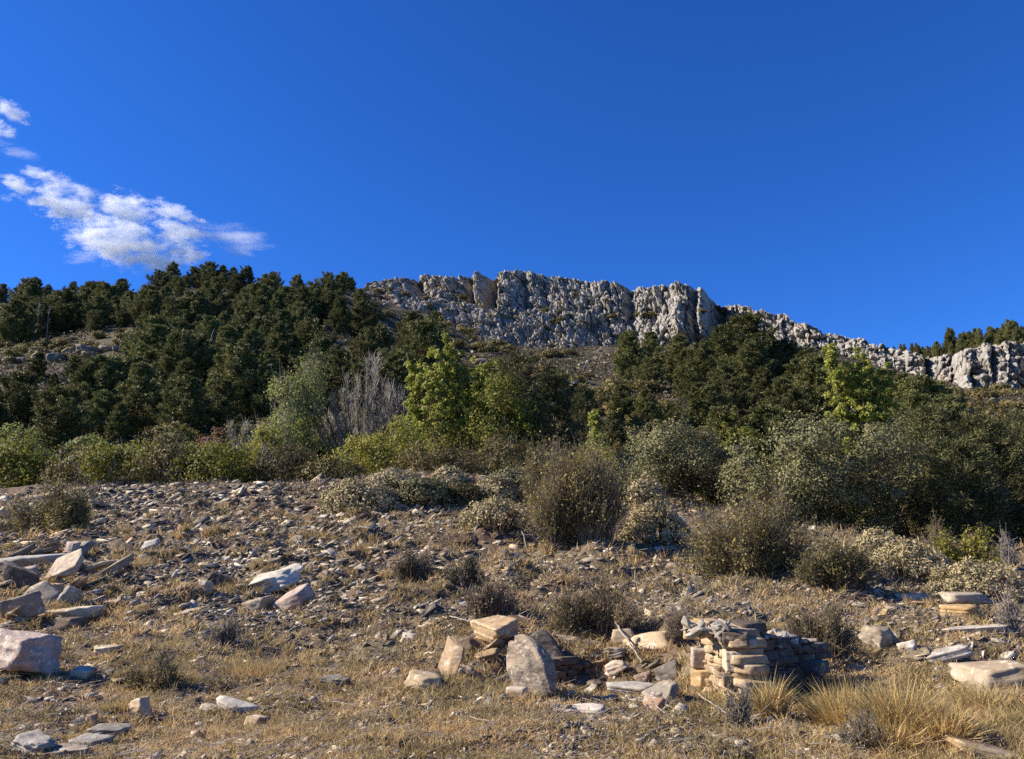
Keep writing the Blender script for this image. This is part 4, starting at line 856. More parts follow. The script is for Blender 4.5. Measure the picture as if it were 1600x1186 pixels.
tshrub('broom_shrub', 'low dark broom in the middle of the slope', 710, 640, 872, 915, 90, 'broom', 'twig_brown', 260, 1800, 2600, 0.05, 0.008, 0.6, 0.9)
tshrub('broom_shrub', 'small dark broom right of the middle broom', 711, 730, 885, 920, 70, 'broom', 'twig_brown', 180, 1200, 1800, 0.05, 0.008, 0.6, 0.9)
tshrub('broom_shrub', 'low brown broom left of the broken wall', 712, 770, 920, 975, 120, 'scrub', 'twig_brown', 260, 2000, 2600, 0.05, 0.006, 0.5, 0.9)
tshrub('broom_shrub', 'brownish broom behind the right end of the ruined wall', 713, 1300, 962, 1035, 110, 'olive_leaf', 'twig_brown', 320, 2600, 4200, 0.035, 0.005, 0.6, 0.8)
tshrub('broom_shrub', 'small olive broom on the grass at left front', 714, 235, 1032, 1085, 90, 'olive_leaf', 'twig_brown', 300, 2000, 3000, 0.03, 0.004, 0.7, 0.8)
tshrub('dead_shrub', 'grey dead heather clump right of the orange boulder', 715, 345, 972, 1012, 60, 'scrub', 'twig', 160, 1200, 500, 0.035, 0.005, 0.7, 0.7)
tshrub('dead_shrub', 'purple brown dead shrub left of the ruined wall', 716, 1062, 962, 1012, 46, 'scrub', 'twig_brown', 200, 1500, 800, 0.02, 0.004, 0.8, 0.6)
tshrub('dead_shrub', 'grey wiry dead bush before the shaded wall', 717, 1168, 1078, 1140, 66, 'scrub', 'twig_mauve', 90, 420, 500, 0.025, 0.004, 0.7, 0.7)
tshrub('dead_shrub', 'grey wiry dead bush below the yellow tussock', 718, 1352, 1128, 1180, 90, 'scrub', 'twig_mauve', 90, 420, 500, 0.025, 0.0035, 0.6, 0.7)
tshrub('dead_shrub', 'thicket of bleached dead sticks at the right edge', 719, 1592, 925, 1000, 60, 'scrub', 'twig', 50, 160, 60, 0.03, 0.009, 0.7, 0.4)
tshrub('dead_shrub', 'small spiky plant on the slope above the middle', 720, 735, 920, 960, 20, 'scrub', 'twig_brown', 24, 90, 60, 0.03, 0.005, 0.7, 0.3)
CUSH = []
for (u, vt, vb, wpx, sd, lb) in ((560, 757, 805, 125, 731, 'big pale cushion shrub left of the shadowed hollow on the crest'), (528, 762, 790, 60, 732, 'small pale cushion at the left of the big cushion'), (612, 750, 772, 90, 733, 'flat pale cushion behind the big cushion'), (660, 758, 795, 80, 734, 'grey cushion shrub in the middle of the crest'),
                               (722, 750, 786, 80, 735, 'olive cushion shrub on the crest left of thorny thicket'), (772, 752, 790, 90, 736, 'pale domed cushion touching the thorny thicket'), (775, 785, 828, 110, 737, 'pale cushion low before the thorny thicket'), (1030, 792, 848, 100, 738, 'grey cushion between the thorny thicket and wide shrub'),
                               (1430, 868, 915, 150, 739, 'broad pale cushion below the yellow green shrub'), (1545, 885, 935, 150, 740, 'pale yellow cushion at the right edge'), (1385, 838, 868, 80, 741, 'small pale cushion under the dark oak'), (800, 742, 765, 70, 742, 'small grey cushion on the skyline of the crest'), (700, 745, 765, 50, 743, 'tiny pale cushion at top of the crest'), (1010, 755, 785, 60, 744, 'small grey cushion at the foot of round oak')):
    p = ground_hit(u, vb); wd = wpx * mpp(p[1]); h = (vb - vt) * mpp(p[1]) * 1.05
    if p[1] > 60: p = on(u, 50, vb); wd = wpx * mpp(50); h = (vb - vt) * mpp(50)
    t = place('cushion_shrub', cushion_parts(sd, wd, wd * 0.7, h, int(150 + 20 * wd * wd), 26, 0.016 * p[1] / 4.2), (M['twig_brown'], M['olive_leaf' if sd == 735 else 'oak' if sd in (734, 742) else 'cushion']), (p[0], p[1] + wd * 0.2, tz1(p[0], p[1] + wd * 0.2) - 0.05), names=('stem', 'foliage'))
    tag(t, lb, 'shrub', 'pale cushion shrubs on the near slope')
# straw tussocks
def tussock(seed, u, vt, vb, wpx, n, label, m='straw', lean=0.6, wd_=0.008):
    n = int(n * 1.5); wpx *= 1.1; vt += 0.26 * (vb - vt)
    p = ground_hit(u, vb); h = (vb - vt) * mpp(p[1]); wd = wpx * mpp(p[1]); rng = np.random.default_rng(seed)
    az = rng.uniform(0, 6.283, n); rr = np.sqrt(rng.uniform(0, 1, n)); C = np.stack([np.cos(az) * rr * wd * 0.36, np.sin(az) * rr * wd * 0.3, 0 * az - 0.02], 1)
    D = np.stack([np.cos(az) * rr * lean, np.sin(az) * rr * lean, 1 + 0 * az], 1) + rng.normal(size=(n, 3)) * 0.30; L = h * rng.uniform(0.3, 1.15, n) ** 1.2 * (1 - 0.35 * rr) * (0.75 + 0.7 * (vn2(C[:, 0] * 6 + seed, C[:, 1] * 6, seed) + 0.5))
    mb = MB(); mb.add(*blades(rng, C, D, L, wd_ * rng.uniform(0.6, 1.3, n), 0.22)); s = MB(); k = n // 8; s.add(*sticks(C[:k], C[:k] + D[:k] * L[:k, None] * 0.45, 0.003 * np.ones(k)))
    t = place('grass_tussock', (s.mesh('stem'), mb.mesh('blades')), (M['twig_brown'], M[m]), (p[0], p[1] + wd * .2, tz1(p[0], p[1] + wd * .2)), names=('stem', 'blades')); tag(t, label, 'tussock', 'dry yellow tussocks in front'); return t
tussock(801, 1345, 1052, 1135, 130, 2600, 'large golden tussock right of the ruined wall')
tussock(802, 1420, 1062, 1150, 110, 1800, 'golden tussock behind the dark gap in the right front')
tussock(803, 1490, 1085, 1165, 110, 2000, 'golden tussock nearest the lower right corner')
tussock(804, 1290, 1075, 1125, 70, 900, 'small golden tussock beside the shaded end of wall')
tussock(805, 1208, 1038, 1122, 44, 520, 'upright yellow broom tuft before the shaded wall face', lean=0.35)
tussock(806, 1400, 1100, 1175, 90, 900, 'low golden tussock below the large one')
tussock(807, 245, 1040, 1082, 110, 1500, 'straw tussock beside the small olive broom', m='grass')
tussock(808, 375, 1020, 1062, 120, 1300, 'wide straw tussock in the left front grass', m='grass')
tussock(809, 180, 1080, 1110, 60, 700, 'small straw tussock left of the tilted ochre stone', m='grass')
tussock(810, 1250, 920, 948, 80, 500, 'straw tussock below the wide brown green shrub', m='grass')
tussock(811, 1550, 1060, 1110, 90, 800, 'pale straw tussock at the right edge', m='grass')

# ------------------------------------------------------------------ stones
STONES = []
def stone(name, label, u, vb, wpx, hpx, dpx, m, seed, yaw=0, pitch=0, roll=0, n=10, cuts=6, rough=0.04, lam=0.03, sink=0.24, chip=0.8, cat='stone', group=None, auto=None, tilt=0.16, lift=0.0, taper=0.0):
    """stone whose visible box is about wpx by hpx photo pixels, foot at (u, vb)"""
    p = ground_hit(u, vb); k = mpp(p[1]); STONES.append((p, 0.5 * wpx * k)); V, F = rock_verts(seed, (wpx * k, dpx * k, hpx * k), n, cuts, rough, lam, tilt, chip)
    if taper: V[:, :2] *= (1 - taper * np.abs(2 * V[:, 2] / (hpx * k)) ** 2)[:, None]
    V = V @ rot(yaw, pitch, roll).T; lo = V[:, 2].min(); hgt = V[:, 2].max() - lo; V[:, 2] -= lo + sink * hgt
    me = mk_mesh(name, V, [F]); dy = 0.35 * dpx * k
    o = link(name, me, M[m], None, (p[0], p[1] + dy, tz1(p[0], p[1] + dy * .5) + lift))
    tag(o, label, cat, group, auto=auto, at_=np.array([p[0], p[1], p[2] + hgt * .4])); return o
S = stone
S('boulder', 'big orange boulder with pale top at the left edge', 20, 1054, 96, 52, 60, 'orange', 901, -0.62, -0.16, 0.02, 18, 3, 0.08, 0.03, 0.12, 0.95, tilt=0.08)
S('stone_slab', 'ochre slab tilted towards the sun above the orange boulder', 92, 908, 52, 11, 44, 'ochre', 902, -0.25, 0.85, -0.3, 18, 2, 0.02, 0.0, 0.05, 0.97, tilt=0.1)
S('stone_slab', 'long pale slab lying at the left edge', 45, 886, 104, 15, 50, 'pale', 903, -0.22, 0.08, -0.06, 10, 4, 0.03, 0.05, 0.1, 0.9)
S('stone_slab', 'dark slab leaning under the long pale slab', 28, 922, 70, 34, 12, 'darkslate', 904, -0.2, 0.35, 0.25, 18, 6, 0.05, 0.04, 0.15, 0.75)
S('stone_slab', 'dark grey slab standing at left edge above the orange boulder', 24, 970, 78, 34, 12, 'slate', 905, -0.15, 0.3, -0.25, 18, 6, 0.05, 0.04, 0.15, 0.75)
S('stone', 'dark round topped stone right of the dark slabs', 103, 990, 42, 22, 20, 'darkslate', 906, -0.2, 0.1, 0, 10, 5, 0.03, 0.02, 0.15, 0.8)
S('stone', 'small orange upright stone behind the tilted ochre slab', 107, 878, 20, 26, 14, 'orange', 907, -0.42, 0, 0.2, 10, 4)
S('stone_slab', 'white streaked flat slab right of the dark slabs', 100, 968, 80, 16, 40, 'pale', 908, -0.22, 0.1, -0.05, 10, 4, 0.03, 0.05)
S('stone_slab', 'thin grey slab tipped up right of the ochre slab', 172, 903, 60, 10, 24, 'slate', 909, 0.2, 0.2, -0.55, 10, 4)
S('stone', 'dark triangular stone with lit edges below the ochre slab', 106, 948, 30, 26, 18, 'slate', 910, 0.6, 0.2, 0.5, 10, 4)
S('stone', 'small ochre stone under the tilted ochre slab', 82, 930, 22, 18, 16, 'ochre', 911, -0.62, 0, 0, 10, 4)
S('stone', 'dark lit edged stone left of the pale outcrop', 345, 918, 36, 26, 24, 'darkslate', 912, 0.5, 0.1, 0.3, 10, 4)
S('stone', 'small pale stone standing below the dark lit edged stone', 318, 925, 18, 18, 14, 'pale', 913, -0.52, 0, 0.1, 10, 4)
S('boulder', 'pale layered outcrop on the red earth of the left slope', 425, 925, 84, 30, 50, 'pale', 914, -0.32, 0.3, -0.25, 18, 8, 0.10, 0.14, 0.4, 0.75)
S('boulder', 'pinkish slab of the outcrop above the red earth', 455, 952, 70, 34, 40, 'orange', 915, -0.42, 0.45, -0.35, 18, 7, 0.08, 0.06, 0.4, 0.75)
S('stone', 'pale low stone left below the pinkish slab', 398, 958, 40, 20, 30, 'pale', 916, -0.42, 0.1, -0.2, 10, 5)
S('boulder', 'ochre boulder at the top of the hollow', 772, 1010, 66, 28, 40, 'ochre', 917, -0.82, 0.15, 0.1, 18, 4, 0.04, 0.03, 0.2, 0.8, lift=0.12)
S('stone_slab', 'ochre plate standing on edge left of the hollow', 705, 1062, 50, 54, 12, 'ochre', 918, -1.07, -0.1, 0.35, 18, 5, 0.04, 0.02, 0.12, 0.8)
S('stone', 'pale flat stone in the grass left of the hollow', 660, 1082, 56, 22, 34, 'pale', 919, -0.47, 0.1, 0.12, 10, 5, 0.04, 0.06, 0.2)
S('boulder', 'lichened boulder leaning upright right of the hollow', 832, 1088, 62, 96, 30, 'lichen', 920, -0.6, -0.15, -0.72, 18, 6, 0.12, 0.02, 0.06, 0.85, tilt=0.12, taper=0.55)
S('stone_slab', 'dark slab behind the leaning lichened boulder', 850, 1040, 46, 52, 16, 'darkslate', 921, -0.3, 0.1, -0.5, 10, 4)
S('stone', 'small ochre block at the foot of leaning boulder', 808, 1092, 30, 16, 20, 'ochre', 922, -0.42, 0, 0, 10, 3, 0.03, 0.02, 0.1, 0.95)
S('stone', 'ochre flat topped block between broken wall and ruin', 1022, 1014, 58, 22, 34, 'ochre', 923, -0.47, 0.05, -0.1, 10, 4, 0.03, 0.02, 0.1, 0.92)
S('stone', 'tilted ochre stone in the left front grass', 212, 1122, 38, 28, 26, 'ochre', 924, -0.82, 0.1, -0.3, 10, 5)
S('stone', 'small ochre stone left of the tilted ochre stone', 142, 1130, 14, 15, 10, 'ochre', 925, -0.52, 0, 0, 10, 4)
S('stone', 'ochre stub of stone in the grass below pale slabs', 398, 1138, 26, 20, 16, 'ochre', 926, -0.62, 0.0, 0.1, 10, 4)
S('stone_slab', 'white slab lying left of the ochre stub', 322, 1118, 32, 12, 24, 'pale', 927, -0.22, 0.15, 0.05, 10, 5)
S('stone_slab', 'buff slab lying above the ochre stub', 365, 1114, 56, 14, 30, 'pale', 928, -0.22, 0.15, 0.15, 10, 5)
S('stone_slab', 'grey slab lying below the tilted ochre stone', 167, 1152, 46, 14, 30, 'slate', 929, 0.1, 0.1, 0.05, 10, 5)
S('stone_slab', 'pinkish white slab lying in the lower left grass', 132, 1170, 56, 13, 34, 'pale', 930, -0.17, 0.1, 0.02, 10, 5)
S('stone_slab', 'long grey slab at the bottom left edge', 84, 1184, 90, 11, 40, 'slate', 931, -0.15, 0.12, -0.08, 18, 8, 0.10, 0.10, 0.35)
S('boulder', 'grey rough stone in the bottom left corner', 48, 1178, 56, 30, 40, 'slate', 932, -0.4, 0.1, 0.1, 18, 9, 0.14, 0.12, 0.3)
S('stone_slab', 'pale slab lying below the leaning boulder', 922, 1122, 54, 14, 40, 'pale', 933, -0.27, 0.1, -0.05, 10, 5)
S('stone_slab', 'small pale slab left of the pale slab below leaning boulder', 882, 1120, 28, 10, 20, 'pale', 934, -0.22, 0.1, 0, 10, 5)
S('boulder', 'grey lichened slab half buried at the right edge', 1570, 1080, 90, 34, 56, 'slate', 935, -0.15, 0.15, -0.15, 18, 5, 0.05, 0.04, 0.15)
S('stone', 'white flat stone near the bottom right tussock', 1322, 1166, 30, 14, 22, 'pale', 936, -0.12, 0.1, 0, 10, 5)
S('stone_slab', 'buff slab topmost of the small stack at right', 1518, 952, 62, 14, 40, 'pale', 937, -0.17, 0.06, 0.02, 10, 4, 0.03, 0.05, 0.05, 0.9, lift=0.10)
S('stone_slab', 'ochre slab under the topmost slab of small stack', 1510, 966, 50, 16, 40, 'ochre', 938, -0.32, 0.03, 0, 10, 4, 0.03, 0.05, 0.1, 0.9)
S('stone_slab', 'long buff slab left of the small stack at right', 1450, 938, 90, 10, 30, 'pale', 939, -0.22, 0.05, 0.0, 10, 4)
S('stone_slab', 'long white slab lying below the small stack', 1545, 992, 96, 11, 20, 'pale', 940, -0.24, 0.1, -0.08, 10, 4)
S('stone_slab', 'buff slab half buried before the right grass', 1490, 1040, 70, 14, 26, 'pale', 941, -0.37, 0.15, -0.3, 10, 5)
S('stone', 'small white stone in the right scrub', 1424, 1022, 26, 16, 18, 'pale', 942, -0.52, 0.1, -0.3, 10, 4)
S('boulder', 'grey rough stone in the right scrub', 1385, 1010, 60, 30, 40, 'slate', 943, 0.4, 0.1, 0.1, 18, 6, 0.08)
S('stone_slab', 'pale thin slab beside the large golden tussock', 1350, 1056, 50, 9, 14, 'pale', 944, -0.32, 0, 0.15, 10, 4)
S('stone_slab', 'pale slab propped before the ruined wall', 1035, 1095, 60, 16, 26, 'slate', 945, 0.3, 0.2, -0.35, 10, 4)
S('stone_slab', 'buff slab lying left of the propped slab', 985, 1086, 60, 12, 36, 'pale', 946, -0.22, 0.1, 0.05, 10, 5)
S('stone', 'pale stone low on grass under the orange boulder', 158, 1024, 34, 12, 22, 'pale', 947, -0.22, 0.1, 0, 10, 5)
S('stone', 'buff stone in the grass right of the orange boulder', 122, 1058, 34, 12, 22, 'pale', 948, -0.22, 0.1, 0, 10, 5)
S('stone', 'pale yellow stone on the middle slope', 508, 905, 18, 14, 14, 'ochre', 949, -0.32, 0, 0.1, 10, 5)
S('stone_slab', 'slab with lit edge at the bottom right corner', 1545, 1184, 80, 14, 40, 'slate', 950, -0.3, 0.1, 0.2, 10, 6, 0.06, 0.08, 0.35)
S('boulder', 'grey rough stone in the grass left of pale flat stone', 520, 1072, 44, 16, 30, 'slate', 951, -0.3, 0.1, 0.1, 18, 8, 0.12, 0.1, 0.45)
# scattered slabs of the scree, each its own stone
SR = np.random.default_rng(77); k_ = 0
while k_ < 300:
    q = SR.random(); small_ = False
    if k_ >= 230: u = SR.uniform(-5, 250) if k_ % 2 else SR.uniform(-5, 150); v = SR.uniform(866, 985)
    elif q < 0.66: u = SR.uniform(-10, 640); v = SR.uniform(790, 985)
    elif q < 0.78: u = SR.uniform(640, 1100); v = SR.uniform(830, 1000)
    elif q < 0.90: u = SR.uniform(1180, 1605); v = SR.uniform(890, 1060)
    else: u = SR.uniform(-10, 1605); v = SR.uniform(1060, 1184); small_ = True
    if 1070 < u < 1300 and 975 < v < 1125: continue
    wpx = (12 + (26 if k_ < 230 else 46) * SR.uniform(0, 1) ** 2.2) * (0.8 + 0.4 * (v - 780) / 300); m = SR.choice(['slate', 'pale', 'darkslate', 'ochre', 'orange'], p=[.46, .28, .14, .08, .04]); flat = SR.random() < 0.9; wpx *= 0.6 if small_ else 0.92
    hp = wpx * (SR.uniform(0.08, 0.2) if flat else SR.uniform(0.3, 0.45))
    siz = 'long' if wpx > 25 else 'small' if wpx < 14 else 'middling'
    S('stone_slab' if flat else 'stone', None, u, v, wpx, hp, wpx * SR.uniform(0.5, 0.9), m, 2000 + k_, SR.normal() * 0.6 + 0.15, 0.16 + SR.normal() * 0.2, -0.2 + SR.normal() * 0.22, 7, 6, 0.05, 0.07, 0.3, 0.72,
      group='slate stones strewn over the near slope', auto=f"{siz} {ROCKNAMES[m]} {'slab' if flat else 'stone'}"); k_ += 1

for q_ in range(58):
    if q_ < 34: u = SR.uniform(690, 1010); v = SR.uniform(992, 1092)
    elif q_ < 46: u = SR.uniform(985, 1135); v = SR.uniform(1062, 1128)
    else: u = SR.uniform(1280, 1600); v = SR.uniform(930, 1010)
    m = SR.choice(['ochre', 'darkslate', 'pale', 'slate', 'orange'], p=[.24, .36, .1, .18, .12]); wpx = SR.uniform(12, 38); flat = SR.random() < 0.6; siz = 'long' if wpx > 32 else 'small' if wpx < 20 else 'middling'
    S('stone_slab' if flat else 'stone', None, u, v, wpx, wpx * (SR.uniform(.12, .25) if flat else SR.uniform(.4, .7)), wpx * SR.uniform(.4, .8), m, 5000 + q_, -SR.uniform(0, 0.9), SR.normal() * .3 + .1, SR.normal() * .4 - .1, 10, 6, 0.06, 0.05, 0.2, 0.76, group='stones fallen around the walls', auto=f"{siz} {ROCKNAMES[m]} {'slab' if flat else 'stone'}")
# ruined dry stone walls
def masonry(mb, rng, A, B, z0, top0, top1, thick, ch=(0.04, 0.105), L=(0.14, 0.46), skip=0.0):
    """courses of flat stones from plan point A to B; tops run from top0 to top1 (heights above z0)"""
    A = np.array(A, float); B = np.array(B, float); d = B - A; ln = np.linalg.norm(d); d /= ln; nrm = np.array([d[1], -d[0]]); z = 0; yaw = math.atan2(d[1], d[0])
    while z < max(top0, top1):
        h = rng.uniform(*ch); s = -rng.uniform(0, 0.08)
        while s < ln:
            l = rng.uniform(*L); mid = s + l / 2; tp = top0 + (top1 - top0) * np.clip(mid / ln, 0, 1) + 0.05 * rng.normal()
            if z + h * 0.6 < tp and rng.random() > skip:
                V, F = rock_verts(int(rng.integers(1e6)), (l * 1.04, thick * rng.uniform(0.85, 1.05), h * 1.03), 7, 4, 0.025, 0.0, 0.08, 0.98)
                V = V @ rot(yaw + rng.normal() * 0.04, rng.normal() * 0.03, rng.normal() * 0.03).T
                c = A + d * mid - nrm * (thick * 0.5 + rng.normal() * 0.018); mb.add(V + np.array([c[0], c[1], z0 + z + h / 2]), F)
            s += l
        z += h
wr = np.random.default_rng(42)
CA = np.array([2.44, 9.05]); CB = np.array([2.40, 10.75]); CC = np.array([3.84, 10.2])
zb = min(tz1(*CA), tz1(*CB), tz1(*CC)) - 0.10
ruin = empty('stone_wall', (0, 0, 0)); ruin.location = (CA[0], CA[1], zb)
def rel(mb):
    for V in mb.V: V -= np.array([CA[0], CA[1], zb])
    return mb
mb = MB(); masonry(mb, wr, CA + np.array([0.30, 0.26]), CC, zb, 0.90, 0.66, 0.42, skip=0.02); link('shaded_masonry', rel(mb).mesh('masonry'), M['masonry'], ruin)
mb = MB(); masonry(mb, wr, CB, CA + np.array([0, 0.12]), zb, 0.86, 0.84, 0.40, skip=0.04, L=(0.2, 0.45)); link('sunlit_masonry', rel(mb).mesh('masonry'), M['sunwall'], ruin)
mb = MB()
for i in range(120):
    s = wr.uniform(0, 1); c = CA * (1 - s) + CC * s + np.array([-0.30, 0.42]) * wr.uniform(0.1, 1.5) ; tp = 0.90 + (0.64 - 0.90) * s + wr.normal() * 0.03; l = wr.uniform(0.06, 0.28)
    V, F = rock_verts(7000 + i, (l, l * 0.7, l * wr.uniform(0.12, 0.3)), 7, 5, 0.04, 0.0, 0.2, 0.8); mb.add(V @ rot(wr.uniform(0, 6), wr.normal() * .3, wr.normal() * .3).T + np.array([c[0], c[1], zb + tp + 0.01]), F)
link('capping_rubble', rel(mb).mesh('rubble'), M['pale'], ruin)
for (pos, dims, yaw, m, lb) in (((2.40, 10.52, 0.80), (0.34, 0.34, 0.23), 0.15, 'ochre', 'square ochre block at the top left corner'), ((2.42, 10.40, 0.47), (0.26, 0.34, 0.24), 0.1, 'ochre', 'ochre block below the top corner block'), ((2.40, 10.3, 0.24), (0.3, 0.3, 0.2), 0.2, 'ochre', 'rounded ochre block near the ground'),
                              ((2.50, 9.24, 0.58), (0.20, 0.36, 0.21), 0.12, 'pale', 'white faced block on the front corner'), ((2.54, 9.24, 0.80), (0.28, 0.38, 0.19), 0.3, 'masonry', 'dark faced block on top of the front corner'), ((2.50, 9.22, 0.36), (0.24, 0.36, 0.14), 0.2, 'masonry', None), ((2.50, 9.20, 0.16), (0.26, 0.36, 0.2), 0.1, 'ochre', 'buff block at the foot of the front corner'),  # masonry blocks on this corner have the shade of their face coloured in
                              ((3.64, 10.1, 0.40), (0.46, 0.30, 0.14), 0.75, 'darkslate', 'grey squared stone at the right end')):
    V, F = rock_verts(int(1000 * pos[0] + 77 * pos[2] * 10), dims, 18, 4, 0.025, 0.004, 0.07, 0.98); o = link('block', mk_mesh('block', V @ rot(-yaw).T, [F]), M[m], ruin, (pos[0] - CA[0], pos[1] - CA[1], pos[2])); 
    if lb: o['label'] = lb
tag(ruin, 'ruined dry stone wall corner with sunlit ochre blocks and shaded face', 'wall')
low = empty('stone_wall'); LA = np.array([0.62, 11.9]); LB = np.array([1.95, 12.75]); zl = tz1(1.0, 11.8) - 0.1; low.location = (LA[0], LA[1], zl)
mb = MB(); masonry(mb, wr, LA, LB, zl, 0.55, 0.45, 0.4)
for V in mb.V: V -= np.array([LA[0], LA[1], zl])
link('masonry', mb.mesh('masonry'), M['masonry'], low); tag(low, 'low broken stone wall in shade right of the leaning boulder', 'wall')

# sticks and branches
def branch(label, pts, r, side=0, seed=0, m='deadwood', name='dead_branch'):
    rng = np.random.default_rng(seed); P = []
    for (u, v, l) in pts: g = ground_hit(u, v); P.append(g + np.array([0, 0, l]))
    P = np.array(P); t = np.linspace(0, 1, len(P)); r = r * 0.65; tt = np.linspace(0, 1, 9); Q = np.stack([np.interp(tt, t, P[:, i]) for i in range(3)], 1); Q[1:-1] += rng.normal(size=(7, 3)) * r * 0.8
    mb = MB(); tube(mb, Q, r * (1.1 - 0.6 * tt), 6); L = np.linalg.norm(Q[-1] - Q[0])
    for i in range(side):
        a = Q[rng.integers(2, 9)]; d = (Q[-1] - Q[0]) / L * 0.6 + rdir(rng, 1, 0.5)[0] * 0.6; tube(mb, [a, a + d * L * 0.12, a + d * L * 0.3 + rng.normal(size=3) * 0.03], r * np.array([0.5, 0.4, 0.2]), 4)
    b = Q[0].copy(); mb.V = [V - b for V in mb.V]; o = link(name, mb.mesh(name), M[m], None, b); tag(o, label, 'branch'); return o
branch('bleached plank leaning on the low broken wall', [(962, 1002, 0.30), (1003, 1040, 0.06)], 0.028, 0, 1, name='dead_plank')
branch('white stick lying left of the ochre boulder in hollow', [(703, 972, 0.10), (742, 988, 0.16)], 0.018, 0, 2)
branch('forked dead branch on the ground before the ruined wall', [(975, 1100, 0.05), (1020, 1106, 0.06), (1050, 1130, 0.03)], 0.013, 5, 3)
branch('pale stick under the forked dead branch left side', [(1000, 1118, 0.02), (1025, 1100, 0.12)], 0.010, 2, 4)
branch('bleached branch lying at the right edge', [(1545, 996, 0.05), (1600, 1000, 0.12)], 0.02, 3, 5)
branch('thin grey stick on the low slope at left', [(505, 1100, 0.03), (580, 1108, 0.03)], 0.008, 2, 6)
branch('grey branch lying in the grass at bottom middle', [(735, 1128, 0.04), (785, 1138, 0.03)], 0.012, 3, 7)
branch('pale stick lying below the middle broom', [(675, 945, 0.05), (712, 962, 0.05)], 0.014, 2, 8)
branch('dead branch curling before the dead bush by the wall', [(1090, 1100, 0.12), (1130, 1120, 0.05), (1165, 1140, 0.03)], 0.010, 5, 9)
branch('bleached stump stick on the slope above right wall', [(815, 840, 0.3), (825, 862, 0.0)], 0.03, 2, 10)

# ------------------------------------------------------------------ ground cover that nobody could count
GR = np.random.default_rng(5)
def scatter(n, u0, u1, v0, v1, dens=None, jit=1.0):
    """points on the near ground spread evenly over what is seen of it"""
    u = GR.uniform(u0, u1, n); v = GR.uniform(v0, v1, n)
    # invert: march all rays on a shared distance grid
    ys = np.exp(np.linspace(math.log(5.2), math.log(58), 240)); res_y = np.full(n, np.nan); a = (u - 800) / FPX; b = (593 - v) / FPX
    prev = None
    for y in ys:
        k = y / (CT - b * ST); zz = CAMZ + (ST + b * CT) * k; g = terrain(a * k, np.full(n, y), detail=False); diff = zz - g
        if prev is not None:
            hit = np.isnan(res_y) & (diff < 0); f = prev / (prev - diff + 1e-9); res_y = np.where(hit, yp + (y - yp) * np.clip(f, 0, 1), res_y)
        prev = diff; yp = y
    ok = ~np.isnan(res_y)
    if dens is not None: ok &= GR.random(n) < dens(u, v)
    y = res_y[ok] * (1 + GR.normal(size=ok.sum()) * 0.01); b = b[ok]; a = a[ok]; x = a * y / (CT - b * ST); return np.stack([x, y, terrain(x, y)], 1), u[ok], v[ok]
def cover(n, v0, v1, dens, ncrest):
    """scatter() and extra points along the crest, where the ground is seen edge on"""
    P, u, v = scatter(n, -60, 1660, v0, v1, dens); Y = GR.uniform(34, 55, ncrest); x = GR.uniform(-0.72, 0.72, ncrest) * Y
    Q = np.stack([x, Y, terrain(x, Y)], 1); uq, vq = pixv(Q); ok = GR.random(ncrest) < dens(uq, np.maximum(vq, 775))
    return np.concatenate([P, Q[ok]]), np.concatenate([u, uq[ok]]), np.concatenate([v, vq[ok]])
def patch(u, v, s, seed): return vn2(u / s, v / (s * 0.4), seed) + 0.5
# scree of small slate chips
def scree():
    dens = lambda u, v: np.clip(0.17 + 0.30 * sstep(1085, 1120, v) + 0.05 * sstep(480, 640, u) * (1 - sstep(1000, 1040, v)) + 1.0 * (1 - sstep(520, 760, u)) * sstep(752, 772, v) * (1 - sstep(945, 1010, v)) + 0.5 * sstep(1280, 1400, u) * sstep(900, 930, v) * (1 - sstep(1010, 1060, v)) + 0.22 * (1 - sstep(1000, 1040, v)), 0, 1) * (0.35 + 0.9 * patch(u, v, 60, 3))
    P, u, v = cover(135000, 748, 1240, dens, 11000); n = len(P); k = P[:, 1] * 1.03 / FPX
    L = k * (2.4 + 11.5 * GR.random(n) ** 2) * (1 + 0.9 * (GR.random(n) < 0.08)); W = L * GR.uniform(0.3, 0.85, n); H = np.maximum(L * GR.uniform(0.05, 0.18, n), k * 0.8)
    base = np.array([[-1, -1, -1], [1, -1, -1], [1, 1, -1], [-1, 1, -1], [-1, -1, 1], [1, -1, 1], [1, 1, 1], [-1, 1, 1]], float) * 0.5
    V = base[None] * np.stack([L, W, H], 1)[:, None, :]; V = V * (1 + GR.uniform(-0.35, 0.25, (n, 8, 3)) * np.array([1, 1, 0.6]))
    yaw = GR.normal(size=n) * 0.6 + 0.15; pt = 0.15 + GR.normal(size=n) * 0.28; rl = -0.26 + GR.normal(size=n) * 0.3
    def R_(a, ax):
        c, s = np.cos(a), np.sin(a); M_ = np.zeros((n, 3, 3)); i, j = [(1, 2), (2, 0), (0, 1)][ax]; M_[:, ax, ax] = 1; M_[:, i, i] = c; M_[:, j, j] = c; M_[:, i, j] = -s; M_[:, j, i] = s; return M_
    RR = R_(yaw, 2) @ R_(rl, 1) @ R_(pt, 0); V = np.einsum('nij,nkj->nki', RR, V) + P[:, None, :] + np.array([0, 0, 1.0]) * (H * 0.35)[:, None, None]
    q = np.array([[0, 3, 2, 1], [4, 5, 6, 7], [0, 1, 5, 4], [1, 2, 6, 5], [2, 3, 7, 6], [3, 0, 4, 7]]); F = (np.arange(n)[:, None, None] * 8 + q[None]).reshape(-1, 4)
    o = link('scree', mk_mesh('scree', V.reshape(-1, 3), [F]), M['scree']); tag(o, 'loose slate chips covering the near slope', 'scree', kind='stuff')
scree()
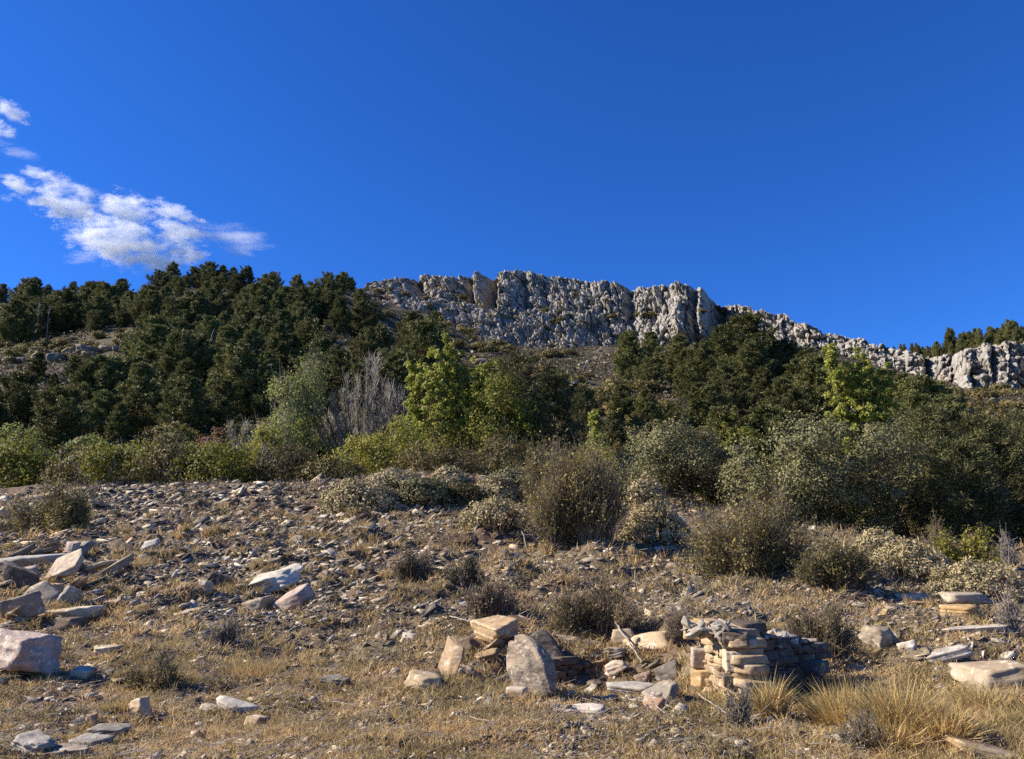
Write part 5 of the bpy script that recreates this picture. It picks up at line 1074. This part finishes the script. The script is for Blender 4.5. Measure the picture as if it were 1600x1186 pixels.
def grass():
    dens = lambda u, v: np.clip(0.33 + 0.67 * sstep(985, 1060, v) - 0.42 * (1 - sstep(480, 720, u)) * (1 - sstep(950, 1015, v)), 0.0, 1) * np.clip(0.15 + 1.3 * patch(u, v, 70, 8), 0, 1)
    P, u, v = cover(70000, 752, 1260, dens, 5000); n = len(P); K = 7; k = P[:, 1] * 1.03 / FPX
    q = [p_ + np.array([math.cos(a_), math.sin(a_), 0]) * r_ * GR.uniform(0.85, 1.35) for p_, r_ in STONES for a_ in GR.uniform(0, 6.283, 14)]
    q = np.array(q); q[:, 2] = terrain(q[:, 0], q[:, 1]); uq, vq = pixv(q); P = np.concatenate([P, q]); u = np.concatenate([u, uq]); v = np.concatenate([v, vq]); n = len(P); k = P[:, 1] * 1.03 / FPX
    tall = (0.6 + 0.9 * patch(u, v, 110, 12)) * (1 + 0.5 * sstep(1100, 1300, u) * sstep(1030, 1080, v))
    Hh = np.clip(k * (5 + 15 * GR.random(n) ** 1.6), 0.05, 0.45) * tall
    az = GR.uniform(0, 6.283, (n, K)); ln = GR.uniform(0.15, 1.1, (n, K)); D = np.stack([np.cos(az) * ln, np.sin(az) * ln, np.ones((n, K))], -1).reshape(-1, 3)
    C = np.repeat(P, K, 0) + GR.normal(size=(n * K, 3)) * np.repeat(k * 2.2, K)[:, None] * np.array([1, 1, 0]); C[:, 2] -= 0.01
    mb = MB(); mb.add(*blades(GR, C, D, np.repeat(Hh, K) * GR.uniform(0.5, 1.15, n * K), np.repeat(np.maximum(0.004, k * 1.15), K) * GR.uniform(0.6, 1.4, n * K), 0.35))
    o = link('dry_grass', mb.mesh('dry_grass'), M['grass']); tag(o, 'short dry grass over the near slope', 'grass', kind='stuff')
grass()
def scrub():
    dens = lambda u, v: np.clip(0.42 + 0.55 * sstep(450, 700, u) * (1 - sstep(1020, 1070, v)) + 0.2 * (1 - sstep(1040, 1100, v)), 0, 1) * np.clip(2.4 * (patch(u, v, 48, 31) - 0.32), 0, 1)
    P, u, v = cover(26000, 750, 1230, dens, 3500); n = len(P); K = 22; k = P[:, 1] * 1.03 / FPX; rad = np.clip(k * GR.uniform(5, 15, n), 0.04, 0.6)
    d = rdir(GR, n * K, 0.3); d[:, 2] = np.abs(d[:, 2]); C = np.repeat(P, K, 0) + d * np.repeat(rad, K)[:, None] * GR.uniform(0.2, 1, (n * K, 1)) * np.array([1, 1, 0.8])
    L = np.repeat(k * 4.0, K) * GR.uniform(0.5, 1.3, n * K); mb = MB(); mb.add(*leaves(GR, C, d + rdir(GR, n * K, 0.4) * 0.7, L, L * 0.38))
    o = link('low_scrub', mb.mesh('low_scrub'), M['scrub']); tag(o, 'low dead scrub and herbs between the stones', 'scrub', kind='stuff')
scrub()

def litter():
    P, u, v = scatter(15000, -60, 1660, 800, 1240, lambda u, v: np.clip(0.3 + 0.7 * patch(u, v, 90, 61), 0, 1)); n = len(P); k = P[:, 1] * 1.03 / FPX
    az = GR.normal(size=n) * 0.8 + 0.2; L = k * GR.uniform(6, 30, n); d = np.stack([np.cos(az), np.sin(az), GR.normal(size=n) * 0.25], 1) * L[:, None]; P[:, 2] += 0.03 + GR.uniform(0, 0.04, n)
    mb = MB(); mb.add(*sticks(P, P + d, np.maximum(0.003, k * 0.5))); o = link('twig_litter', mb.mesh('twig_litter'), M['litter']); tag(o, 'dead twigs and stalks littering the slope', 'litter', kind='stuff')
litter()
def hill_scrub():
    n = 60000; u = GR.uniform(-80, 1680, n); Y = np.exp(GR.uniform(math.log(95), math.log(430), n)); b = (593 - 570) / FPX; x = (u - 800) / FPX * Y / (CT - b * ST)
    uu = cl_u(x, Y); yc = np.interp(uu, CL[:, 0], CL[:, 3]); ok = (Y < yc - 2) | (uu < 560); ok &= GR.random(n) < np.clip(0.45 + 2.2 * (vn2(x / 9, Y / 16, 91) + 0.18), 0, 1)
    x, Y = x[ok], Y[ok]; n = len(x); P = np.stack([x, Y, terrain(x, Y)], 1); K = 14; rad = GR.uniform(0.25, 1.0, n) * (0.7 + Y / 330)
    d = rdir(GR, n * K, 0.3); d[:, 2] = np.abs(d[:, 2]); C = np.repeat(P, K, 0) + d * np.repeat(rad, K)[:, None] * GR.uniform(0.3, 1, (n * K, 1)) * np.array([1, 1, 0.7])
    L = np.repeat(rad, K) * GR.uniform(0.35, 0.8, n * K); mb = MB(); mb.add(*leaves_n(GR, C, rdir(GR, n * K), d + rdir(GR, n * K) * 0.4, L, L * 0.5))
    o = link('hillside_scrub', mb.mesh('hillside_scrub'), M['hillscrub']); tag(o, 'brown and olive scrub covering the mountainside', 'scrub', kind='stuff')
hill_scrub()

# ------------------------------------------------------------------ clouds
def cloud_mat(stretch, dens, thr, scale):
    m = bpy.data.materials.new('cloud_vapour'); m.use_nodes = True; n = m.node_tree; n.nodes.clear()
    o = n.nodes.new('ShaderNodeOutputMaterial'); pv = n.nodes.new('ShaderNodeVolumePrincipled'); n.links.new(pv.outputs[0], o.inputs['Volume'])
    pv.inputs['Color'].default_value = (1, 1, 1, 1); pv.inputs['Anisotropy'].default_value = 0.0
    tc = n.nodes.new('ShaderNodeTexCoord'); ln = N(n, 'ShaderNodeVectorMath', operation='LENGTH'); n.links.new(tc.outputs['Object'], ln.inputs[0])
    g = n.nodes.new('ShaderNodeNewGeometry'); mp = N(n, 'ShaderNodeMapping'); mp.inputs['Rotation'].default_value = (0, R(20), 0); mp.inputs['Scale'].default_value = stretch; n.links.new(g.outputs['Position'], mp.inputs[0])
    no = N(n, 'ShaderNodeTexNoise', Scale=scale, Detail=8.0, Roughness=0.7); n.links.new(mp.outputs[0], no.inputs['Vector'])
    r2 = maths(n, 'MULTIPLY', ln.outputs['Value'], ln.outputs['Value'])
    d = maths(n, 'SUBTRACT', maths(n, 'SUBTRACT', no.outputs[0], thr), maths(n, 'MULTIPLY', r2, 0.19))
    d = maths(n, 'MULTIPLY', maths(n, 'MAXIMUM', d, 0.0), dens); n.links.new(d, pv.inputs['Density'])
    return m
CY = 1700.0
def cloud(label, u, v, wpx, hpx, tilt, m, dy=0):
    import bmesh
    bm = bmesh.new(); bmesh.ops.create_icosphere(bm, subdivisions=3, radius=1.0); me = bpy.data.meshes.new('cloud'); bm.to_mesh(me); bm.free()
    p = at(u, v, CY + dy); k = CY / FPX
    o = link('cloud', me, m, None, p); o.scale = (wpx * 0.60 * k, (wpx * 0.30 + hpx * 0.3) * k, hpx * 0.62 * k); o.rotation_euler = (0.0, R(tilt), 0)
    tag(o, label, 'cloud')
cm = cloud_mat((0.6, 1, 1.3), 0.34, 0.425, 0.034); cw = cloud_mat((0.4, 1, 1.8), 0.07, 0.40, 0.03)
for (u, v, wp, hp, ti, m, lb) in ((80, 279, 105, 28, 16, cm, 'upper thin streak of the white cloud bank'), (22, 287, 75, 24, 6, cm, 'small white cloud streak at the left edge of the bank'), (128, 294, 55, 34, 25, cm, 'small white puff above the middle of the bank'), (100, 320, 135, 58, 16, cm, 'big rounded white puff in the left of the bank'), (17, 309, 36, 17, 0, cm, 'tiny white puff under the left end of the bank'),
        (195, 328, 105, 58, 20, cm, 'white puff in the middle of the bank'), (275, 334, 110, 28, 22, cm, 'thin white streak along the upper right of the bank'), (280, 362, 115, 54, 24, cm, 'white puff at the right end of the bank'), (190, 380, 190, 76, 14, cm, 'largest white puff low over the left ridge'), (292, 394, 74, 46, 15, cm, 'white puff low right just above the ridge pines'), (258, 414, 100, 30, 8, cm, 'lowest white puff touching the ridge pines'),
        (125, 402, 60, 18, -10, cw, 'faint torn wisp left under the largest puff'), (368, 372, 120, 40, 12, cw, 'thin wisp of cloud right of the bank'), (375, 392, 60, 24, 20, cw, 'faint wisp nearest the ridge right of the bank'), (15, 172, 74, 34, 24, cm, 'highest white puff at the upper left edge'), (2, 203, 50, 30, 20, cm, 'white puff at left edge under the highest puff'), (24, 234, 80, 22, 22, cw, 'thin white streak under the puffs at the left edge')):
    cloud(lb, u, v, wp, hp, ti, m, (len(lb) % 7 - 3) * 14)

# ------------------------------------------------------------------ labels that need a neighbour to single the thing out
LM = [('the ruined wall', 1170, 1040), ('the orange boulder', 30, 1025), ('the tilted ochre slab', 95, 890), ('the hollow', 760, 1045), ('the leaning lichened boulder', 832, 1040), ('the golden tussocks', 1400, 1110), ('the thorny thicket', 905, 780), ('the wide brown green shrub', 1205, 845),
      ('the big pale cushion', 560, 782), ('the pale outcrop', 430, 920), ('the middle broom', 640, 895), ('the olive broom bush', 945, 955), ('the small stack of slabs', 1515, 950), ('the left thorn shrub', 62, 795), ('the dead heather clump', 345, 995), ('the straw tussock', 240, 1065), ('the tilted ochre stone', 212, 1108), ('the ochre stub', 398, 1128), ('the bottom corner stone', 45, 1165), ('the crest above the scree', 330, 775), ('the pale slab', 922, 1115), ('the grey lichened slab', 1565, 1060), ('the white flat stone', 1322, 1160), ('the yellow green shrub', 1532, 855),
      ('the bare grey tree', 568, 640), ('the yellow poplar', 705, 640), ('the green poplar', 1345, 610), ('the cloud foot', 270, 430), ('the left rock ledge', 110, 555), ('the russet bush', 335, 670), ('the pale leafy tree', 455, 640), ('the left skyline end', 20, 455), ('the round oak', 1050, 715), ('the big grey oak', 1275, 740), ('the broad crag', 800, 500), ('the boulder field', 905, 595), ('the crag buttress', 1085, 495), ('the sloping rock band', 1280, 530), ('the right crag', 1540, 570), ('the wooded right skyline', 1500, 525), ('the clearing', 560, 560), ('the crag west end', 610, 450), ('the young pine pair', 665, 520), ('the leafy edge tree', 30, 720), ('the ridge notch', 450, 440), ('the middle left slope', 220, 600), ('the upper left slope', 180, 490), ('the upper middle slope', 400, 500)]
ORD = ['', 'second', 'third', 'fourth', 'fifth', 'sixth', 'seventh', 'eighth', 'ninth', 'tenth', 'eleventh', 'twelfth', 'thirteenth', 'fourteenth', 'fifteenth']
buckets = {}
for o, desc, p in REG:
    u, v = pix(p); best = min(LM, key=lambda l: (l[1] - u) ** 2 + ((l[2] - v) * 1.3) ** 2); dx, dy = u - best[1], v - best[2]
    relw = ('right of' if dx > 0 else 'left of') if abs(dx) > abs(dy) * 1.1 else ('below' if dy > 0 else 'above')
    buckets.setdefault(f'{desc} {relw} {best[0]}', []).append((dx * dx + dy * dy, o))
for lb, items in buckets.items():
    items.sort(key=lambda t: t[0])
    for i, (d, o) in enumerate(items):
        o['label'] = lb if len(items) == 1 else lb + (', closest to it' if i == 0 else f', {ORD[min(i, 14)]} closest to it')
